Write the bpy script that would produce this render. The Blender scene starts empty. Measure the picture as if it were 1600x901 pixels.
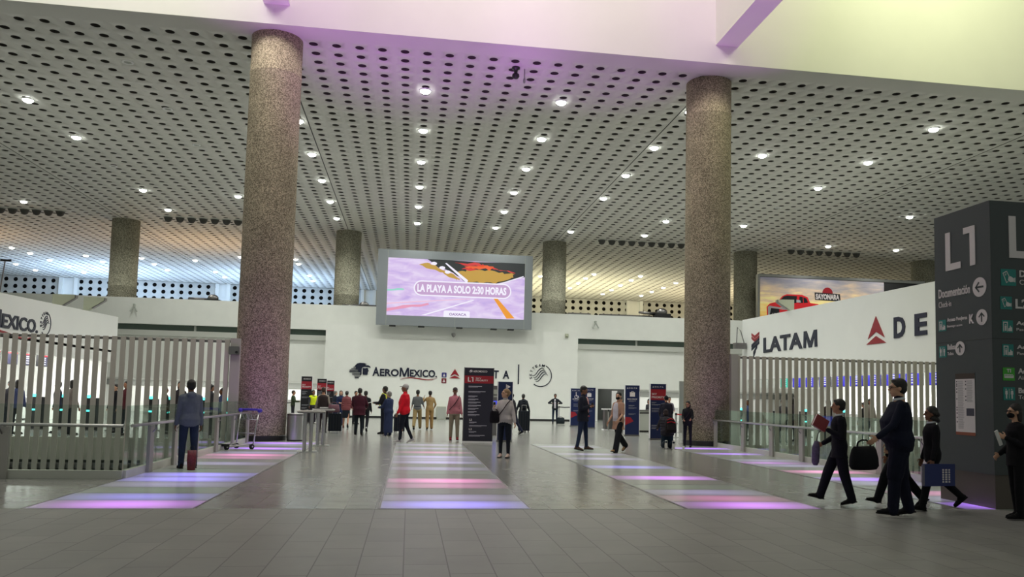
import bpy, math, random
import numpy as np
from mathutils import Vector, Matrix

random.seed(7)
C = bpy.context.scene.collection
S = bpy.context.scene
R = math.radians

# ------------------------------------------------------------------ camera
yaw, pitch, roll, FPX, PCX, PCY, EYE = 0.1534, 0.0752, 0.0223, 1265.5, 837.6, 524.3, 1.55
fw = Vector((math.sin(yaw) * math.cos(pitch), math.cos(yaw) * math.cos(pitch), math.sin(pitch)))
rt = Vector((math.cos(yaw), -math.sin(yaw), 0.0))
up = rt.cross(fw)
rt2 = rt * math.cos(roll) + up * math.sin(roll)
up2 = -rt * math.sin(roll) + up * math.cos(roll)
cam_data = bpy.data.cameras.new('camera')
cam = bpy.data.objects.new('camera', cam_data)
C.objects.link(cam)
m = Matrix((rt2, up2, -fw)).transposed().to_4x4()
m.translation = Vector((0, 0, EYE))
cam.matrix_world = m
cam_data.sensor_fit = 'HORIZONTAL'
cam_data.sensor_width = 36.0
cam_data.lens = 36.0 * FPX / 1600.0
cam_data.shift_x = (800.0 - PCX) / 1600.0
cam_data.shift_y = (PCY - 450.5) / 1600.0
cam_data.clip_end = 300
S.camera = cam

# ------------------------------------------------------------------ world, exposure
S.view_settings.view_transform = 'Standard'
S.view_settings.look = 'None'
S.view_settings.gamma = 1.0
S.view_settings.use_curve_mapping = False
S.view_settings.exposure = 0.08
S.cycles.use_denoising = True
S.cycles.max_bounces = 6
S.cycles.diffuse_bounces = 4
S.cycles.glossy_bounces = 3
S.cycles.transparent_max_bounces = 12
S.cycles.sample_clamp_indirect = 6.0
S.cycles.caustics_reflective = False
S.cycles.caustics_refractive = False
W = bpy.data.worlds.new('terminal_air')
S.world = W
W.use_nodes = True
bg = W.node_tree.nodes['Background']
bg.inputs[0].default_value = (0.93, 1.0, 0.9, 1)
bg.inputs[1].default_value = 0.225


def lamp(name, kind, loc, energy, color=(1, 1, 1), size=0.3, target=None, spot=None, blend=0.5, size_y=None):
    d = bpy.data.lights.new(name, kind)
    d.energy = energy
    d.color = color
    if kind == 'AREA':
        d.size = size
        if size_y:
            d.shape = 'RECTANGLE'
            d.size_y = size_y
    elif kind in ('SPOT', 'POINT'):
        d.shadow_soft_size = size
    if kind == 'SPOT':
        d.spot_size = R(spot)
        d.spot_blend = blend
    o = bpy.data.objects.new(name, d)
    C.objects.link(o)
    o.location = loc
    if target is not None:
        o.rotation_euler = (Vector(target) - Vector(loc)).to_track_quat('-Z', 'Y').to_euler()
    return o


# coloured lamps in the skylight well over the concourse
lamp('well_lamp', 'AREA', (17.0, 19.0, 20.5), 1150, (0.95, 1.0, 0.60), 5, (20, 25.5, 16.5))
lamp('well_lamp', 'AREA', (3.0, 17.0, 20.5), 1300, (1.0, 0.90, 0.86), 6, (3, 25.5, 15.0))
lamp('well_lamp', 'AREA', (-9.0, 17.0, 20.5), 1500, (1.0, 0.96, 0.88), 6, (-8, 25.5, 15.0))
# added violet spots that carry the floor strips' glow to ceiling, beams and columns
lamp('strip_glow_spot', 'SPOT', (0.7, 19.6, 0.12), 3600, (0.72, 0.2, 1.0), 0.1, (0.2, 26.2, 13.0), 46, 0.9)
lamp('strip_glow_spot', 'SPOT', (-2.6, 20.2, 0.12), 450, (0.8, 0.25, 1.0), 0.1, (-2.4, 26.6, 12.9), 26, 0.9)
lamp('strip_glow_spot', 'SPOT', (5.0, 19.6, 0.12), 2000, (0.72, 0.2, 1.0), 0.1, (6.0, 26.2, 13.0), 36, 0.9)
lamp('strip_glow_spot', 'SPOT', (-3.2, 22.2, 0.12), 110, (0.75, 0.25, 1.0), 0.1, (-4.5, 25.9, 2.6), 60, 1.0)
lamp('strip_glow_spot', 'SPOT', (9.4, 17.5, 0.12), 3000, (0.75, 0.25, 1.0), 0.1, (10.3, 23.4, 13.6), 27, 0.9)
lamp('strip_glow_spot', 'SPOT', (-3.9, 17.5, 0.12), 3000, (0.75, 0.25, 1.0), 0.1, (-4.5, 23.4, 13.6), 27, 0.9)
lamp('strip_glow_spot', 'SPOT', (9.2, 23.2, 0.12), 40, (0.75, 0.3, 1.0), 0.1, (10.3, 26.5, 2.4), 60, 1.0)
# upper gallery uplights behind the parapet
lamp('gallery_uplight', 'AREA', (-30.0, 84.0, 7.2), 1500, (0.45, 0.66, 1.0), 10, (-30, 84, 13), size_y=8)
lamp('gallery_uplight', 'AREA', (-14.0, 84.0, 7.2), 1400, (0.45, 0.66, 1.0), 10, (-14, 84, 13), size_y=8)
lamp('gallery_uplight', 'AREA', (-36.0, 66.0, 7.2), 330, (1.0, 0.62, 0.3), 10, (-36, 66, 13), size_y=5)
lamp('gallery_uplight', 'AREA', (-16.0, 66.0, 7.2), 330, (1.0, 0.62, 0.3), 10, (-16, 66, 13), size_y=5)
lamp('gallery_uplight', 'AREA', (14.0, 80.0, 7.2), 1500, (1.0, 0.9, 0.55), 18, (14, 80, 13), size_y=12)
lamp('gallery_uplight', 'AREA', (36.0, 80.0, 7.2), 1200, (1.0, 0.82, 0.5), 18, (36, 80, 13), size_y=12)


# ------------------------------------------------------------------ materials
def newmat(name):
    m = bpy.data.materials.new(name)
    m.use_nodes = True
    return m, m.node_tree, m.node_tree.nodes['Principled BSDF']


def mat(name, col, rough=0.6, metal=0.0, emit=None, estr=1.0, noise=0.0, nscale=8.0, bump=0.0, bscale=60.0, spec=0.5):
    m, nt, b = newmat(name)
    b.inputs['Base Color'].default_value = (*col, 1)
    b.inputs['Roughness'].default_value = rough
    b.inputs['Metallic'].default_value = metal
    b.inputs['Specular IOR Level'].default_value = spec
    tc = None
    if noise > 0 or bump > 0:
        tc = nt.nodes.new('ShaderNodeTexCoord')
    if noise > 0:
        n = nt.nodes.new('ShaderNodeTexNoise')
        n.inputs['Scale'].default_value = nscale
        n.inputs['Detail'].default_value = 5
        nt.links.new(tc.outputs['Object'], n.inputs['Vector'])
        mr = nt.nodes.new('ShaderNodeMapRange')
        mr.inputs[1].default_value = 0.3
        mr.inputs[2].default_value = 0.7
        mr.inputs[3].default_value = 1 - noise
        mr.inputs[4].default_value = 1 + noise
        nt.links.new(n.outputs['Fac'], mr.inputs[0])
        mx = nt.nodes.new('ShaderNodeVectorMath')
        mx.operation = 'SCALE'
        mx.inputs[0].default_value = col
        nt.links.new(mr.outputs[0], mx.inputs['Scale'])
        nt.links.new(mx.outputs[0], b.inputs['Base Color'])
    if bump > 0:
        n2 = nt.nodes.new('ShaderNodeTexNoise')
        n2.inputs['Scale'].default_value = bscale
        nt.links.new(tc.outputs['Object'], n2.inputs['Vector'])
        bp = nt.nodes.new('ShaderNodeBump')
        bp.inputs['Strength'].default_value = bump
        bp.inputs['Distance'].default_value = 0.02
        nt.links.new(n2.outputs['Fac'], bp.inputs['Height'])
        nt.links.new(bp.outputs[0], b.inputs['Normal'])
    if emit is not None:
        b.inputs['Emission Color'].default_value = (*emit, 1)
        b.inputs['Emission Strength'].default_value = estr
    return m


def srgb(r, g, b):
    f = lambda c: (c / 12.92 if c <= 0.04045 else ((c + 0.055) / 1.055) ** 2.4)
    return (f(r / 255.0), f(g / 255.0), f(b / 255.0))


def glass_mat(name, tint, gloss):
    m = bpy.data.materials.new(name)
    m.use_nodes = True
    nt = m.node_tree
    nt.nodes.clear()
    o = nt.nodes.new('ShaderNodeOutputMaterial')
    t = nt.nodes.new('ShaderNodeBsdfTransparent')
    t.inputs[0].default_value = (*tint, 1)
    g = nt.nodes.new('ShaderNodeBsdfGlossy')
    g.inputs['Roughness'].default_value = 0.04
    g.inputs['Color'].default_value = (0.85, 1.0, 0.92, 1)
    lw = nt.nodes.new('ShaderNodeLayerWeight')
    lw.inputs[0].default_value = 0.25
    ma = nt.nodes.new('ShaderNodeMath')
    ma.operation = 'MULTIPLY_ADD'
    ma.inputs[1].default_value = 0.25
    ma.inputs[2].default_value = gloss
    nt.links.new(lw.outputs['Fresnel'], ma.inputs[0])
    x = nt.nodes.new('ShaderNodeMixShader')
    nt.links.new(ma.outputs[0], x.inputs[0])
    nt.links.new(t.outputs[0], x.inputs[1])
    nt.links.new(g.outputs[0], x.inputs[2])
    nt.links.new(x.outputs[0], o.inputs[0])
    return m


def floor_mat(name, rough, base, mortar, groove):
    m, nt, b = newmat(name)
    tc = nt.nodes.new('ShaderNodeTexCoord')
    sp = nt.nodes.new('ShaderNodeSeparateXYZ')
    cb = nt.nodes.new('ShaderNodeCombineXYZ')
    nt.links.new(tc.outputs['Object'], sp.inputs[0])
    nt.links.new(sp.outputs['Y'], cb.inputs['X'])
    nt.links.new(sp.outputs['X'], cb.inputs['Y'])
    br = nt.nodes.new('ShaderNodeTexBrick')
    br.offset = 0.5
    br.inputs['Scale'].default_value = 1.0
    br.inputs['Brick Width'].default_value = 0.8
    br.inputs['Row Height'].default_value = 0.4
    br.inputs['Mortar Size'].default_value = 0.006
    br.inputs['Bias'].default_value = 0.0
    br.inputs['Color1'].default_value = (*[c * 0.93 for c in base], 1)
    br.inputs['Color2'].default_value = (*[c * 1.06 for c in base], 1)
    br.inputs['Mortar'].default_value = (*mortar, 1)
    nt.links.new(cb.outputs[0], br.inputs['Vector'])
    n = nt.nodes.new('ShaderNodeTexNoise')
    n.inputs['Scale'].default_value = 1.6
    n.inputs['Detail'].default_value = 8
    n.inputs['Roughness'].default_value = 0.65
    nt.links.new(tc.outputs['Object'], n.inputs['Vector'])
    mr = nt.nodes.new('ShaderNodeMapRange')
    mr.inputs[1].default_value = 0.3
    mr.inputs[2].default_value = 0.7
    mr.inputs[3].default_value = 0.86
    mr.inputs[4].default_value = 1.12
    nt.links.new(n.outputs['Fac'], mr.inputs[0])
    vm = nt.nodes.new('ShaderNodeVectorMath')
    vm.operation = 'SCALE'
    nt.links.new(br.outputs['Color'], vm.inputs[0])
    nt.links.new(mr.outputs[0], vm.inputs['Scale'])
    nt.links.new(vm.outputs[0], b.inputs['Base Color'])
    r2 = nt.nodes.new('ShaderNodeMapRange')
    r2.inputs[1].default_value = 0.3
    r2.inputs[2].default_value = 0.7
    r2.inputs[3].default_value = rough * 0.93
    r2.inputs[4].default_value = rough * 1.08
    nt.links.new(n.outputs['Fac'], r2.inputs[0])
    nt.links.new(r2.outputs[0], b.inputs['Roughness'])
    bp = nt.nodes.new('ShaderNodeBump')
    bp.inputs['Strength'].default_value = groove
    bp.inputs['Distance'].default_value = 0.004
    inv = nt.nodes.new('ShaderNodeMath')
    inv.operation = 'SUBTRACT'
    inv.inputs[0].default_value = 1.0
    nt.links.new(br.outputs['Fac'], inv.inputs[1])
    nt.links.new(inv.outputs[0], bp.inputs['Height'])
    nt.links.new(bp.outputs[0], b.inputs['Normal'])
    return m


def column_mat(name, c1, c2, c3, scale=42.0):
    m, nt, b = newmat(name)
    tc = nt.nodes.new('ShaderNodeTexCoord')
    v = nt.nodes.new('ShaderNodeTexVoronoi')
    v.inputs['Scale'].default_value = scale
    nt.links.new(tc.outputs['Object'], v.inputs['Vector'])
    cr = nt.nodes.new('ShaderNodeValToRGB')
    e = cr.color_ramp.elements
    e[0].position = 0.1
    e[0].color = (*c1, 1)
    e[1].position = 0.9
    e[1].color = (*c2, 1)
    k = cr.color_ramp.elements.new(0.5)
    k.color = (*c3, 1)
    sc = nt.nodes.new('ShaderNodeSeparateColor')
    nt.links.new(v.outputs['Color'], sc.inputs[0])
    nt.links.new(sc.outputs[0], cr.inputs[0])
    n = nt.nodes.new('ShaderNodeTexNoise')
    n.inputs['Scale'].default_value = 0.9
    n.inputs['Detail'].default_value = 4
    nt.links.new(tc.outputs['Object'], n.inputs['Vector'])
    mr = nt.nodes.new('ShaderNodeMapRange')
    mr.inputs[1].default_value = 0.3
    mr.inputs[2].default_value = 0.7
    mr.inputs[3].default_value = 0.85
    mr.inputs[4].default_value = 1.12
    nt.links.new(n.outputs['Fac'], mr.inputs[0])
    vm = nt.nodes.new('ShaderNodeVectorMath')
    vm.operation = 'SCALE'
    nt.links.new(cr.outputs[0], vm.inputs[0])
    nt.links.new(mr.outputs[0], vm.inputs['Scale'])
    nt.links.new(vm.outputs[0], b.inputs['Base Color'])
    b.inputs['Roughness'].default_value = 0.9
    bp = nt.nodes.new('ShaderNodeBump')
    bp.inputs['Strength'].default_value = 0.5
    bp.inputs['Distance'].default_value = 0.012
    nt.links.new(v.outputs['Distance'], bp.inputs['Height'])
    nt.links.new(bp.outputs[0], b.inputs['Normal'])
    return m


M = {}
M['plaster'] = mat('white_plaster', (0.86, 0.87, 0.83), 0.75, noise=0.02, nscale=1.5)
M['signwall'] = mat('white_panel', (0.86, 0.87, 0.85), 0.5, noise=0.015, nscale=0.8)
M['fascia'] = mat('cream_fascia', (0.80, 0.79, 0.74), 0.8, noise=0.02, nscale=0.6)
M['ceil'] = mat('ceiling_panel', (0.66, 0.655, 0.615), 0.8, noise=0.03, nscale=0.7)
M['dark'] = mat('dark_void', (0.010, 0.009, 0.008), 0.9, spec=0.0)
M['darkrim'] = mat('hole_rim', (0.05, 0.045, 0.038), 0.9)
M['gray'] = mat('grey_band', (0.42, 0.44, 0.40), 0.7)
M['floor'] = floor_mat('stone_tile_matt', 0.42, (0.262, 0.262, 0.244), (0.12, 0.12, 0.11), 0.4)
M['floor2'] = floor_mat('stone_tile_polished', 0.2, (0.27, 0.275, 0.255), (0.19, 0.19, 0.175), 0.25)
M['column'] = column_mat('exposed_aggregate', srgb(126, 114, 96), srgb(220, 206, 178), srgb(178, 164, 140))
M['column2'] = column_mat('exposed_aggregate_grey', srgb(124, 122, 108), srgb(206, 202, 180), srgb(168, 165, 146), 30)
M['steel'] = mat('brushed_steel', (0.52, 0.52, 0.51), 0.3, 1.0, bump=0.05, bscale=200)
M['steel_dk'] = mat('dark_steel', (0.26, 0.25, 0.25), 0.38, 1.0)
M['slat'] = mat('slat_paint', (0.46, 0.43, 0.385), 0.5)
M['postp'] = mat('post_paint', (0.42, 0.40, 0.37), 0.45, 0.3)
M['beige_metal'] = mat('base_channel', (0.60, 0.60, 0.54), 0.5, 0.2)
M['glass'] = glass_mat('railing_glass', (0.86, 0.91, 0.88), 0.015)
M['greenglass'] = mat('green_clerestory_glass', (0.07, 0.10, 0.08), 0.15)
M['black'] = mat('black_plastic', (0.015, 0.015, 0.016), 0.45)
M['rubber'] = mat('black_rubber', (0.012, 0.012, 0.012), 0.8)
M['white'] = mat('white_paint', (0.8, 0.8, 0.8), 0.5)
M['navy'] = mat('navy_lettering', srgb(22, 28, 52), 0.4)
M['crimson'] = mat('crimson_lettering', srgb(150, 28, 40), 0.4)
M['teal_sign'] = mat('teal_pictogram_panel', srgb(20, 128, 122), 0.4)
M['green_sign'] = mat('green_pictogram_panel', srgb(64, 168, 44), 0.4)
M['pylon'] = mat('pylon_charcoal', srgb(66, 72, 74), 0.5)
M['pylon2'] = mat('pylon_plinth', srgb(92, 84, 78), 0.4, 0.3)
M['offwhite'] = mat('off_white_lettering', srgb(222, 214, 216), 0.5)
M['lensglow'] = mat('downlight_lens', (1, 1, 1), 0.4, emit=(0.97, 1.0, 0.93), estr=14.0)
M['sconce'] = mat('sconce_shell', srgb(178, 182, 160), 0.6)
M['tealglow'] = mat('teal_indicator', (0.05, 0.3, 0.3), 0.4, emit=(0.1, 0.95, 0.85), estr=2.2)
M['belt_red'] = mat('red_belt', srgb(190, 24, 34), 0.6)
M['belt_black'] = mat('black_belt', (0.02, 0.02, 0.02), 0.6)


# ------------------------------------------------------------------ mesh helpers
class MB:
    def __init__(s):
        s.v = []
        s.f = []

    def add(s, vs, fs):
        o = len(s.v)
        s.v += [tuple(p) for p in vs]
        s.f += [tuple(i + o for i in f) for f in fs]
        return s

    def box(s, c, d, rot=None):
        hx, hy, hz = d[0] / 2, d[1] / 2, d[2] / 2
        vs = [Vector((x, y, z)) for x in (-hx, hx) for y in (-hy, hy) for z in (-hz, hz)]
        if rot is not None:
            vs = [rot @ p for p in vs]
        c = Vector(c)
        vs = [p + c for p in vs]
        return s.add(vs, [(0, 1, 3, 2), (4, 6, 7, 5), (0, 4, 5, 1), (2, 3, 7, 6), (0, 2, 6, 4), (1, 5, 7, 3)])

    def b2(s, x0, x1, y0, y1, z0, z1):
        return s.box(((x0 + x1) / 2, (y0 + y1) / 2, (z0 + z1) / 2), (abs(x1 - x0), abs(y1 - y0), abs(z1 - z0)))

    def rbox(s, c, d, r, n=4, axis='z'):
        # box with rounded vertical edges (or about another axis)
        pts = []
        a, b = {'z': (0, 1), 'y': (0, 2), 'x': (1, 2)}[axis]
        k = {'z': 2, 'y': 1, 'x': 0}[axis]
        ha, hb = d[a] / 2 - r, d[b] / 2 - r
        for qx, qy, a0 in ((1, 1, 0), (-1, 1, 90), (-1, -1, 180), (1, -1, 270)):
            for i in range(n + 1):
                t = R(a0 + 90 * i / n)
                pts.append((qx * ha + r * math.cos(t), qy * hb + r * math.sin(t)))
        vs = []
        for w in (-d[k] / 2, d[k] / 2):
            for p in pts:
                q = [0, 0, 0]
                q[a], q[b], q[k] = p[0], p[1], w
                vs.append((q[0] + c[0], q[1] + c[1], q[2] + c[2]))
        N = len(pts)
        fs = [(i, (i + 1) % N, N + (i + 1) % N, N + i) for i in range(N)]
        fs += [tuple(range(N - 1, -1, -1)), tuple(range(N, 2 * N))]
        return s.add(vs, fs)

    def cyl(s, p0, p1, r0, r1=None, n=16, caps=True):
        r1 = r0 if r1 is None else r1
        p0, p1 = Vector(p0), Vector(p1)
        w = (p1 - p0).normalized()
        u = w.orthogonal().normalized()
        v = w.cross(u)
        vs = [p0 + (u * math.cos(2 * math.pi * i / n) + v * math.sin(2 * math.pi * i / n)) * r0 for i in range(n)]
        vs += [p1 + (u * math.cos(2 * math.pi * i / n) + v * math.sin(2 * math.pi * i / n)) * r1 for i in range(n)]
        fs = [(i, (i + 1) % n, n + (i + 1) % n, n + i) for i in range(n)]
        if caps:
            fs += [tuple(range(n - 1, -1, -1)), tuple(range(n, 2 * n))]
        return s.add(vs, fs)

    def capsule(s, p0, p1, r0, r1=None, n=12, k=3):
        r1 = r0 if r1 is None else r1
        p0, p1 = Vector(p0), Vector(p1)
        d = p1 - p0
        if d.length < 1e-5:
            d = Vector((0, 0, 1e-4))
            p1 = p0 + d
        w = d.normalized()
        u = w.orthogonal().normalized()
        v = w.cross(u)
        rings = []
        for i in range(k + 1):
            t = R(-90 + 90 * i / k)
            rings.append((p0 + w * (r0 * math.sin(t)), r0 * math.cos(t)))
        for i in range(k + 1):
            t = R(90 * i / k)
            rings.append((p1 + w * (r1 * math.sin(t)), r1 * math.cos(t)))
        return s.rings([(c, u * max(r, 1e-4), v * max(r, 1e-4)) for c, r in rings], n)

    def rings(s, rs, n=16):
        vs = []
        for c, a, b in rs:
            for i in range(n):
                t = 2 * math.pi * i / n
                vs.append(c + a * math.cos(t) + b * math.sin(t))
        fs = []
        for j in range(len(rs) - 1):
            for i in range(n):
                fs.append((j * n + i, j * n + (i + 1) % n, (j + 1) * n + (i + 1) % n, (j + 1) * n + i))
        fs.append(tuple(range(n - 1, -1, -1)))
        L = (len(rs) - 1) * n
        fs.append(tuple(range(L, L + n)))
        return s.add(vs, fs)

    def ell(s, c, r, rot=None, n=16, k=10):
        c = Vector(c)
        vs = []
        for j in range(k + 1):
            t = math.pi * j / k
            for i in range(n):
                a = 2 * math.pi * i / n
                p = Vector((r[0] * max(math.sin(t), 1e-3) * math.cos(a), r[1] * max(math.sin(t), 1e-3) * math.sin(a), -r[2] * math.cos(t)))
                if rot is not None:
                    p = rot @ p
                vs.append(c + p)
        fs = []
        for j in range(k):
            for i in range(n):
                fs.append((j * n + i, j * n + (i + 1) % n, (j + 1) * n + (i + 1) % n, (j + 1) * n + i))
        fs.append(tuple(range(n - 1, -1, -1)))
        fs.append(tuple(range(k * n, k * n + n)))
        return s.add(vs, fs)

    def tube(s, path, r, n=8):
        path = [Vector(p) for p in path]
        rs = []
        pu = None
        for i, p in enumerate(path):
            a = path[max(i - 1, 0)]
            b = path[min(i + 1, len(path) - 1)]
            w = (b - a).normalized()
            u = w.orthogonal().normalized() if pu is None else (pu - w * pu.dot(w)).normalized()
            pu = u
            rs.append((p, u * r, w.cross(u) * r))
        return s.rings(rs, n)

    def lathe(s, prof, n=28, c=(0, 0, 0)):
        vs = []
        for r, z in prof:
            for i in range(n):
                t = 2 * math.pi * i / n
                vs.append((c[0] + r * math.cos(t), c[1] + r * math.sin(t), c[2] + z))
        fs = []
        for j in range(len(prof) - 1):
            for i in range(n):
                fs.append((j * n + i, j * n + (i + 1) % n, (j + 1) * n + (i + 1) % n, (j + 1) * n + i))
        fs.append(tuple(range(n - 1, -1, -1)))
        L = (len(prof) - 1) * n
        fs.append(tuple(range(L, L + n)))
        return s.add(vs, fs)

    def prism(s, pts, fr, n0, n1):
        # 2D outline pts in the frame fr, extruded between the offsets n0 and n1
        N = len(pts)
        ar = sum(pts[i][0] * pts[(i + 1) % N][1] - pts[(i + 1) % N][0] * pts[i][1] for i in range(N))
        if ar < 0:
            pts = pts[::-1]
        vs = [fr(p[0], p[1], n0) for p in pts] + [fr(p[0], p[1], n1) for p in pts]
        fs = [(i, (i + 1) % N, N + (i + 1) % N, N + i) for i in range(N)]
        fs += [tuple(range(N - 1, -1, -1)), tuple(range(N, 2 * N))]
        return s.add(vs, fs)

    def build(s, name, material, parent=None, smooth=False, loc=None):
        me = bpy.data.meshes.new(name)
        me.from_pydata([tuple(p) for p in s.v], [], s.f)
        me.update()
        if smooth:
            me.polygons.foreach_set('use_smooth', [True] * len(me.polygons))
        o = bpy.data.objects.new(name, me)
        if material:
            me.materials.append(material)
        C.objects.link(o)
        if parent is not None:
            o.parent = parent
        if loc is not None:
            o.location = loc
        return o


def bevel(o, w, seg=2):
    md = o.modifiers.new('bevel', 'BEVEL')
    md.width = w
    md.segments = seg
    md.limit_method = 'ANGLE'
    return o


def frame(o, u, v, n):
    o, u, v, n = Vector(o), Vector(u), Vector(v), Vector(n)
    return lambda a, b, c=0.0: o + u * a + v * b + n * c


def tag(o, label, cat, group=None):
    o['label'] = label
    o['category'] = cat
    if group:
        o['group'] = group
    return o


def thing(name, label, cat, loc=(0, 0, 0), rz=0.0, group=None):
    o = bpy.data.objects.new(name, None)
    o.empty_display_size = 0.1
    C.objects.link(o)
    o.location = loc
    o.rotation_euler = (0, 0, rz)
    return tag(o, label, cat, group)


def struct(o):
    o['kind'] = 'structure'
    return o


def copy_tree(o, parent=None):
    c = o.copy()
    C.objects.link(c)
    if parent is not None:
        c.parent = parent
    for ch in [k for k in bpy.data.objects if k.parent == o]:
        copy_tree(ch, c)
    return c


# deferred conversions: texts and remeshed figures are turned into meshes together at the end
TEXTQ, REMQ = [], []


def text(name, s, fr, u0, v0, u1, v1, material, parent=None, n0=0.0, th=0.01, bold=0.02, rot=None, shear=0.0):
    """lettering s filling the rectangle u0..u1 x v0..v1 of the frame fr"""
    TEXTQ.append((name, s, fr, u0, v0, u1, v1, material, parent, n0, th, bold, rot, shear))


def flush_text():
    tmp = []
    for q in TEXTQ:
        cu = bpy.data.curves.new(q[0], 'FONT')
        cu.body = q[1]
        cu.offset = q[11]
        cu.shear = q[13]
        cu.resolution_u = 3
        o = bpy.data.objects.new(q[0], cu)
        C.objects.link(o)
        tmp.append(o)
    dg = bpy.context.evaluated_depsgraph_get()
    for o, q in zip(tmp, TEXTQ):
        name, s_, fr, u0, v0, u1, v1, material, parent, n0, th, bold, rot, shear = q
        me = bpy.data.meshes.new_from_object(o.evaluated_get(dg))
        vs = [v.co.copy() for v in me.vertices]
        fs = [tuple(p.vertices) for p in me.polygons]
        if not vs:
            continue
        xs = [v.x for v in vs]
        ys = [v.y for v in vs]
        ax, bx, ay, by = min(xs), max(xs), min(ys), max(ys)
        pts = []
        for v in vs:
            a = u0 + (v.x - ax) / max(bx - ax, 1e-6) * (u1 - u0)
            b = v0 + (v.y - ay) / max(by - ay, 1e-6) * (v1 - v0)
            if rot is not None:
                ca, sa = math.cos(rot), math.sin(rot)
                ma_, mb_ = (u0 + u1) / 2, (v0 + v1) / 2
                a, b = ma_ + (a - ma_) * ca - (b - mb_) * sa, mb_ + (a - ma_) * sa + (b - mb_) * ca
            pts.append((a, b))
        n = len(pts)
        b = MB()
        allv = [fr(p[0], p[1], n0 + th) for p in pts] + [fr(p[0], p[1], n0) for p in pts]
        edges = {}
        for f in fs:
            for i in range(len(f)):
                e = (f[i], f[(i + 1) % len(f)])
                edges[e] = edges.get(e, 0) + 1
        side = [(e[1], e[0], e[0] + n, e[1] + n) for e in edges if (e[1], e[0]) not in edges]
        b.add(allv, fs + side)
        b.build(name, material, parent)
    for o in tmp:
        cu = o.data
        bpy.data.objects.remove(o)
        bpy.data.curves.remove(cu)
    TEXTQ.clear()

# ================================================================== THE SETTING
ZC = 12.99                     # ceiling height
SEAMS = [-49.45, -34.51, -19.57, -4.63, 10.31, 25.25, 40.19, 55.13]
YB = 25.54                     # edge of the ceiling under the fascia

# floor with the two openings down to the lower level
def slab(name, material, rects, z0, z1):
    b = MB()
    for x0, x1, y0, y1 in rects:
        b.b2(x0, x1, y0, y1, z0, z1)
    return struct(b.build(name, material))


VL = (-16.0, -4.86, 15.0, 26.2)      # left opening
VR = (10.55, 20.0, 14.6, 26.9)       # right opening
slab('floor', M['floor'], [(-32, 42, -8, 11.21)], -0.5, 0)
slab('floor', M['floor2'], [(-32, 42, 11.21, VR[2]), (-32, VR[0], VR[2], VL[2]), (-32, VL[0], VL[2], VL[3]), (VL[1], VR[0], VL[2], VL[3]),
                            (VR[1], 42, VR[2], VR[3]), (-32, VR[0], VL[3], VR[3]), (-32, 42, VR[3], 60)], -0.5, 0)
b = MB()
b.b2(-32, 42, 8, 36, -4.7, -4.5)
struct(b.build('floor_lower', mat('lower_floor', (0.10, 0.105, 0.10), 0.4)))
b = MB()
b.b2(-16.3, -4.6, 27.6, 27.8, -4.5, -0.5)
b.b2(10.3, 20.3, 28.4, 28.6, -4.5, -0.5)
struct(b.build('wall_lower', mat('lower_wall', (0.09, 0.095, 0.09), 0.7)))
b = MB()
b.b2(VL[0], VL[1], VL[3] - 0.06, VL[3] + 0.04, -0.62, 0.05)
b.b2(VR[0], VR[1], VR[3] - 0.06, VR[3] + 0.04, -0.62, 0.05)
struct(b.build('trim_1', M['beige_metal']))
# pavement joint between the matt and the polished stone
b = MB()
b.b2(-32, 42, 11.2, 11.225, 0.0, 0.003)
struct(b.build('trim_2', M['gray']))


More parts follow.
